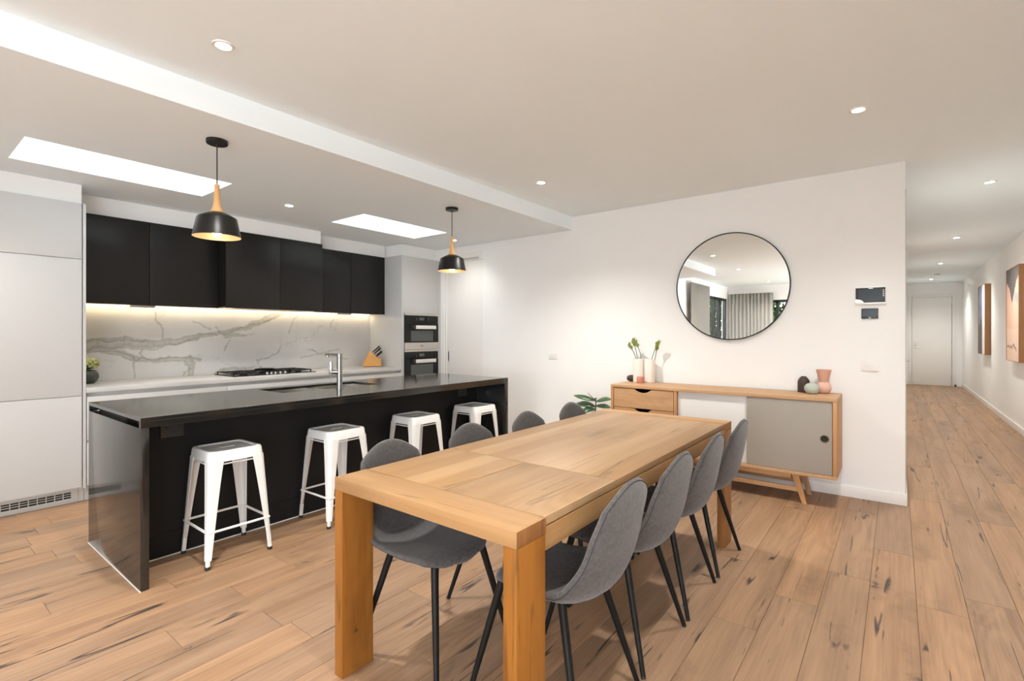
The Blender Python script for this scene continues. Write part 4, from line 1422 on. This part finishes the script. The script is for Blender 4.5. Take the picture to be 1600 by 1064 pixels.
# ------------------------------------------------------------------ corridor paintings
def painting(y0, y1, z0, z1, fn, label):
    t = thing('framed_painting', (XR, (y0 + y1) / 2, z0), label, 'painting')
    x0 = XR - 0.085
    w_ = 0.007
    mb = MB().box(x0, XR, y0, y0 + w_, z0, z1).box(x0, XR, y1 - w_, y1, z0, z1).box(x0, XR, y0 + w_, y1 - w_, z0, z0 + w_).box(x0, XR, y0 + w_, y1 - w_, z1 - w_, z1)
    mb.build('frame', M['picwood'], t, smooth=False)
    n, m = 60, 80
    vs, fs, cl = [], [], []
    for j in range(m + 1):
        for i in range(n + 1):
            a, b = i / n, j / m
            vs.append((x0 + 0.006, y0 + w_ + (y1 - y0 - 2 * w_) * a, z0 + w_ + (z1 - z0 - 2 * w_) * b))
            cl += list(fn(a, b)) + [1.0]
    for j in range(m):
        for i in range(n):
            q = j * (n + 1) + i
            fs.append((q, q + 1, q + n + 2, q + n + 1))
    mb = MB().add(vs, fs).box(x0 + 0.0065, XR - 0.01, y0 + w_ + 0.001, y1 - w_ - 0.001, z0 + w_ + 0.001, z1 - w_ - 0.001)
    o = mb.build('canvas', M['canvas'], t)
    ca = o.data.color_attributes.new('paint', 'FLOAT_COLOR', 'POINT')
    cl += [0.7, 0.7, 0.68, 1.0] * 8
    ca.data.foreach_set('color', cl)


def nz(a, b, s, o=0.0):
    return mnoise.noise((a * s, b * s, o))


def paint_near(a, b):        # a: 0 at the near edge, 1 at the far edge; b: height
    e = 0.05 * nz(a, b, 6) + 0.02 * nz(a, b, 20, 3)
    c = srgb(226, 190, 168)
    f = 0.5 + 0.5 * nz(a * 4, b, 3, 9)
    if a > 0.45:
        c = tuple(x * (1 - 0.35 * f) + y * 0.35 * f for x, y in zip(c, srgb(205, 120, 100)))
    if b < 0.35:
        c = tuple(x * 0.6 + y * 0.4 for x, y in zip(c, srgb(236, 214, 196)))
    if 0.62 < b + e < 0.72 and a < 0.35 + e:
        c = srgb(170, 168, 172)
    lim = 0.86 - 0.25 * max(0, 1 - abs(a - 0.55) / 0.35) + e
    if b > lim:
        c = tuple(x * (0.8 + 0.4 * f) for x in srgb(96, 90, 88))
    if abs(b - 0.15 - e) < 0.012 and a > 0.2:
        c = srgb(120, 95, 88)
    return c


def paint_far(a, b):
    e = 0.06 * nz(a, b, 5) + 0.02 * nz(a, b, 18, 2)
    if a < 0.42 + e * 0.3:
        return srgb(226, 218, 206)
    if b < 0.45 + 0.25 * (0.75 - a) + e:
        f = 0.5 + 0.5 * nz(a * 3, b, 6, 5)
        return tuple(x * (0.7 + 0.6 * f) for x in srgb(88, 84, 88))
    f = 0.5 + 0.5 * nz(a, b * 2, 4, 1)
    return tuple(x * (1 - f) + y * f for x, y in zip(srgb(92, 98, 124), srgb(134, 134, 150)))


painting(9.16 - 0.9 + 0.9, 10.10, 0.985, 2.275, paint_near, 'oak framed abstract painting in peach and charcoal, nearer in the corridor')
painting(12.34, 13.28, 0.985, 2.275, paint_far, 'oak framed abstract painting in blue grey and white, farther down the corridor')

# ------------------------------------------------------------------ bench top things
PX, PY = -5.655, 1.168
lathe_thing('round_vase', [(0, 0), (.045, 0), (.066, .016), (.081, .048), (.080, .078), (.064, .108), (.050, .118), (.046, .117), (.058, .10), (0, .09)], PX, PY, ZT, M['vase_g'], 'dark green round vase at the fridge end of the bench', 'vase', 'body')
t = thing('hydrangea_bunch', (PX, PY, ZT + 0.10), 'pale green and yellow hydrangea head in the dark green vase', 'flowers')
MB().tube([(PX, PY, ZT + 0.095), (PX, PY, ZT + 0.17)], 0.006, 8).build('stem', M['stem'], t)
mb = MB()
rr = random.Random(3)
for i in range(150):
    a, cz = rr.random() * 2 * PI, rr.uniform(-0.55, 1)
    s = math.sqrt(1 - cz * cz)
    d = Vector((s * math.cos(a), s * math.sin(a), cz))
    p = Vector((PX, PY, ZT + 0.172)) + Vector((d.x * .078, d.y * .078, d.z * .058)) * rr.uniform(0.88, 1.05)
    u = d.orthogonal().normalized()
    v = d.cross(u)
    ph = rr.random() * PI
    for q in range(4):
        an = ph + q * PI / 2
        e1 = u * math.cos(an) + v * math.sin(an)
        e2 = u * math.cos(an + PI / 2) + v * math.sin(an + PI / 2)
        mb.add([p, p + e1 * .009 + e2 * .006 + d * .002, p + e1 * .016 + d * .005, p + e1 * .009 - e2 * .006 + d * .002], [(0, 1, 2, 3)])
o = mb.build('floret', M['hydr'], t, smooth=False)
o['kind'] = 'stuff'
lfp = MB()
for an in (20, 140, 250):
    e1 = Vector((math.cos(R(an)), math.sin(R(an)), 0))
    e2 = Vector((-e1.y, e1.x, 0))
    b0 = Vector((PX, PY, ZT + 0.12))
    lfp.add([b0, b0 + e1 * .05 + e2 * .028 + Vector((0, 0, .02)), b0 + e1 * .10 + Vector((0, 0, .02)), b0 + e1 * .05 - e2 * .028 + Vector((0, 0, .02))], [(0, 1, 2, 3)])
lfp.build('leaves', M['leaf'], t)

# knife block: slanted side faces the room
KX, KY = -5.60, 4.14
KM = Matrix.Translation((KX, KY, ZT)) @ Matrix.Rotation(R(62), 4, 'Z')
t = thing('knife_block', (KX, KY, ZT), 'slanted beech knife block on the bench beside the oven tower', 'knife block')
poly = [(-.125, .008), (.110, .008), (.118, .045), (.105, .070), (.122, .105), (.062, .112), (-.022, .205), (-.035, .205)]
kb = MB().prism(poly, -0.05, 0.05, 1)
kb.xform(KM).build('block', M['beechX'], t, smooth=False)
MB().box(-.115, .105, -.045, .045, 0, .0085).xform(KM).build('base', M['matblack'], t, smooth=False)
MB().box(.112, .1165, -.022, .022, .05, .062).xform(KM @ Matrix.Translation((-.002, 0, -.004))).build('badge', M['matblack'], t, smooth=False)
klab = ['kitchen knife in the top row of the block, splashback side', 'kitchen knife in the top row of the block, bench edge side', 'kitchen knife in the middle row of the block, splashback side',
        'kitchen knife in the middle row of the block, bench edge side', 'short kitchen knife in the bottom row of the block, splashback side', 'short kitchen knife at the middle of the bottom row of the block',
        'short kitchen knife in the bottom row of the block, bench edge side']
dirv = Vector((0.09, 0, 0.078)).normalized()
kn = [(-.010, .188, -.03, .115), (-.006, .183, .005, .12), (.012, .166, -.015, .11), (.018, .160, .025, .105), (.038, .138, -.03, .09), (.046, .130, .0, .09), (.052, .124, .03, .085)]
for i, (a, z, b, ln) in enumerate(kn):
    p = Vector((a, b, z))
    kt = thing('kitchen_knife', tuple(KM @ p), klab[i], 'knife', 'knives in the beech block')
    q = p + dirv * 0.004
    MB().tube([q, q + dirv * 0.018], [0.0075, 0.0085], 8).xform(KM).build('bolster', M['chrome'], kt)
    q2 = q + dirv * 0.018
    MB().tube([q2, q2 + dirv * ln * 0.35, q2 + dirv * ln * 0.75, q2 + dirv * ln * 0.93, q2 + dirv * ln], [0.0085, 0.0095, 0.0105, 0.012, 0.006], 10).xform(KM).build('handle', M['plastic_b'], kt)

# ------------------------------------------------------------------ potted plant beside the sideboard
GX, GY = -2.53, 4.70
t = thing('potted_plant', (GX, GY, 0), 'leafy green potted plant on the floor left of the sideboard', 'plant')
pot = MB().lathe([(0, 0), (.095, 0), (.10, .005), (.125, .20), (.128, .22), (.118, .22), (.112, .19), (0, .18)], (GX, GY, 0), 32, cap=False).build('pot', M['vase_w'], t)
MB().lathe([(.112, .186), (0, .19)], (GX, GY, 0), 32, cap=False).build('soil', M['soil'], pot)
MB().tube([(GX, GY, .18), (GX + .01, GY, .40), (GX + .005, GY - .005, .56), (GX + .01, GY, .655)], [.011, .010, .008, .005], 8).build('stem', M['stem'], t)


def leaf(b, d, ln, wd, droop, lift, roll=0.62):
    b, d = Vector(b), Vector(d).normalized()
    sd = d.cross(Vector((0, 0, 1))).normalized()
    if sd.y > 0:
        sd = -sd
    sd = (sd * math.cos(roll) + Vector((0, 0, -1)) * math.sin(roll)).normalized()
    wd *= 0.9
    rows = []
    for i in range(9):
        f = i / 8
        c = b + d * ln * f + Vector((0, 0, lift * f - droop * f * f))
        h = wd * math.sin(PI * min(1, f * 0.97 + 0.03)) ** 0.8
        rows.append([c - sd * h + Vector((0, -h * .2, 0)), c, c + sd * h + Vector((0, -h * .2, 0))])
    mb = MB()
    for r in rows:
        mb.v += [tuple(p) for p in r]
    for i in range(8):
        for k in range(2):
            a = i * 3 + k
            mb.f.append((a, a + 1, a + 4, a + 3))
    o = mb.build('leaf', M['leaf'], t)
    s = o.modifiers.new('thick', 'SOLIDIFY')
    s.thickness = 0.0015


for b, d, ln, wd, dp, lf in ((.650, (-.80, -.15, 0), .25, .040, .03, .075), (.585, (-.85, -.05, 0), .27, .050, .11, .105), (.56, (-.7, -.6, 0), .19, .045, .10, .04),
                             (.645, (.8, -.1, 0), .20, .042, .05, .085), (.60, (.85, -.25, 0), .22, .036, .04, .04), (.655, (.3, -.9, 0), .16, .035, .03, .06),
                             (.50, (-.5, .3, 0), .14, .04, .06, .05), (.47, (.5, -.7, 0), .2, .045, .10, .06), (.44, (-.4, -.8, 0), .2, .045, .10, .06), (.655, (-.3, -.5, 0), .10, .022, .0, .09)):
    leaf((GX + .006, GY, b), d, ln, wd, dp, lf)

# ------------------------------------------------------------------ living end seen in the mirror
def curtain(name, p0, p1, z0, z1, label, waves):
    p0, p1 = Vector(p0), Vector(p1)
    t = thing(name, ((p0 + p1) / 2).to_tuple()[:2] + (z0,), label, 'curtain')
    d = (p1 - p0)
    nrm = Vector((-d.y, d.x, 0)).normalized()
    n = waves * 8
    vs, fs = [], []
    for j in range(7):
        for i in range(n + 1):
            f = i / n
            a = 0.028 * math.sin(2 * PI * waves * f + 0.6 * math.sin(11 * f)) * (0.75 + 0.25 * j / 6)
            q = p0 + d * f + nrm * a
            vs.append((q.x, q.y, z0 + (z1 - z0) * j / 6))
    for j in range(6):
        for i in range(n):
            a = j * (n + 1) + i
            fs.append((a, a + 1, a + n + 2, a + n + 1))
    o = MB().add(vs, fs).build('drape', M['curt'], t, ang=80)
    s = o.modifiers.new('cloth', 'SOLIDIFY')
    s.thickness = 0.002
    MB().box(min(p0.x, p1.x) - 0.02, max(p0.x, p1.x) + 0.02, min(p0.y, p1.y) - 0.02, max(p0.y, p1.y) + 0.02, z1 + 0.001, z1 + 0.03).build('track', M['plastic_w'], t, smooth=False)


curtain('sheer_curtain', (XS + 0.10, -1.60, 0), (XS + 0.10, -3.02, 0), 0.02, 2.56, 'grey curtain drawn back beside the sliding glass door, seen in the mirror', 14)
curtain('sheer_curtain', (-3.78, YB + 0.12, 0), (-2.66, YB + 0.12, 0), 0.02, 2.50, 'grey sheer curtain hanging over the rear window, seen in the mirror', 12)


def shrub(x, y, h, r, seed, label):
    t = thing('garden_shrub', (x, y, -0.1), label, 'shrub', 'garden shrubs outside the windows')
    q = random.Random(seed)
    MB().tube([(x, y, -0.1), (x, y, h * 0.6)], [0.05, 0.03], 8).build('trunk', M['soil'], t)
    mb = MB()
    for i in range(3200):
        a, c = q.random() * 2 * PI, q.uniform(-1, 1)
        s = math.sqrt(1 - c * c) * q.random() ** 0.4
        p = Vector((x + r * s * math.cos(a), y + r * s * math.sin(a), h * 0.55 + c * h * 0.45))
        u = Vector((q.uniform(-1, 1), q.uniform(-1, 1), q.uniform(-1, 1))).normalized()
        v = u.orthogonal().normalized()
        l = 0.15
        mb.add([p, p + u * l * .5 + v * l * .35, p + u * l, p + u * l * .5 - v * l * .35], [(0, 1, 2, 3)])
    o = mb.build('foliage', M['gleaf'], t, smooth=False)
    o['kind'] = 'stuff'


M['gleaf'] = plain('garden_leaf', (0.06, 0.125, 0.025), 0.6, var=0.6)
M['lawn'] = plain('lawn', (0.10, 0.16, 0.05), 0.9, var=0.4)
struct(MB().box(-16, XS - TH - 0.01, -14, -1.0, -0.25, -0.1).box(XS - TH - 0.01, 4, -14, YB - TH - 0.01, -0.25, -0.1), 'ground', M['lawn'], smooth=False)
for i, (x, y, h, r, lb) in enumerate(((-5.15, -7.6, 3.0, 0.78, 'garden shrub outside, at the sliding door end of the row'), (-3.5, -7.9, 2.9, 0.78, 'garden shrub beyond the sheer curtain'),
                                      (-1.9, -7.6, 3.1, 0.78, 'garden shrub beyond the right part of the rear window'), (-6.7, -8.6, 3.2, 0.78, 'garden shrub farthest from the house, behind the corner'),
                                      (-4.3, -10.0, 3.3, 0.85, 'garden shrub in the second row, between two nearer shrubs'))):
    shrub(x, y, h, r, 20 + i, lb)
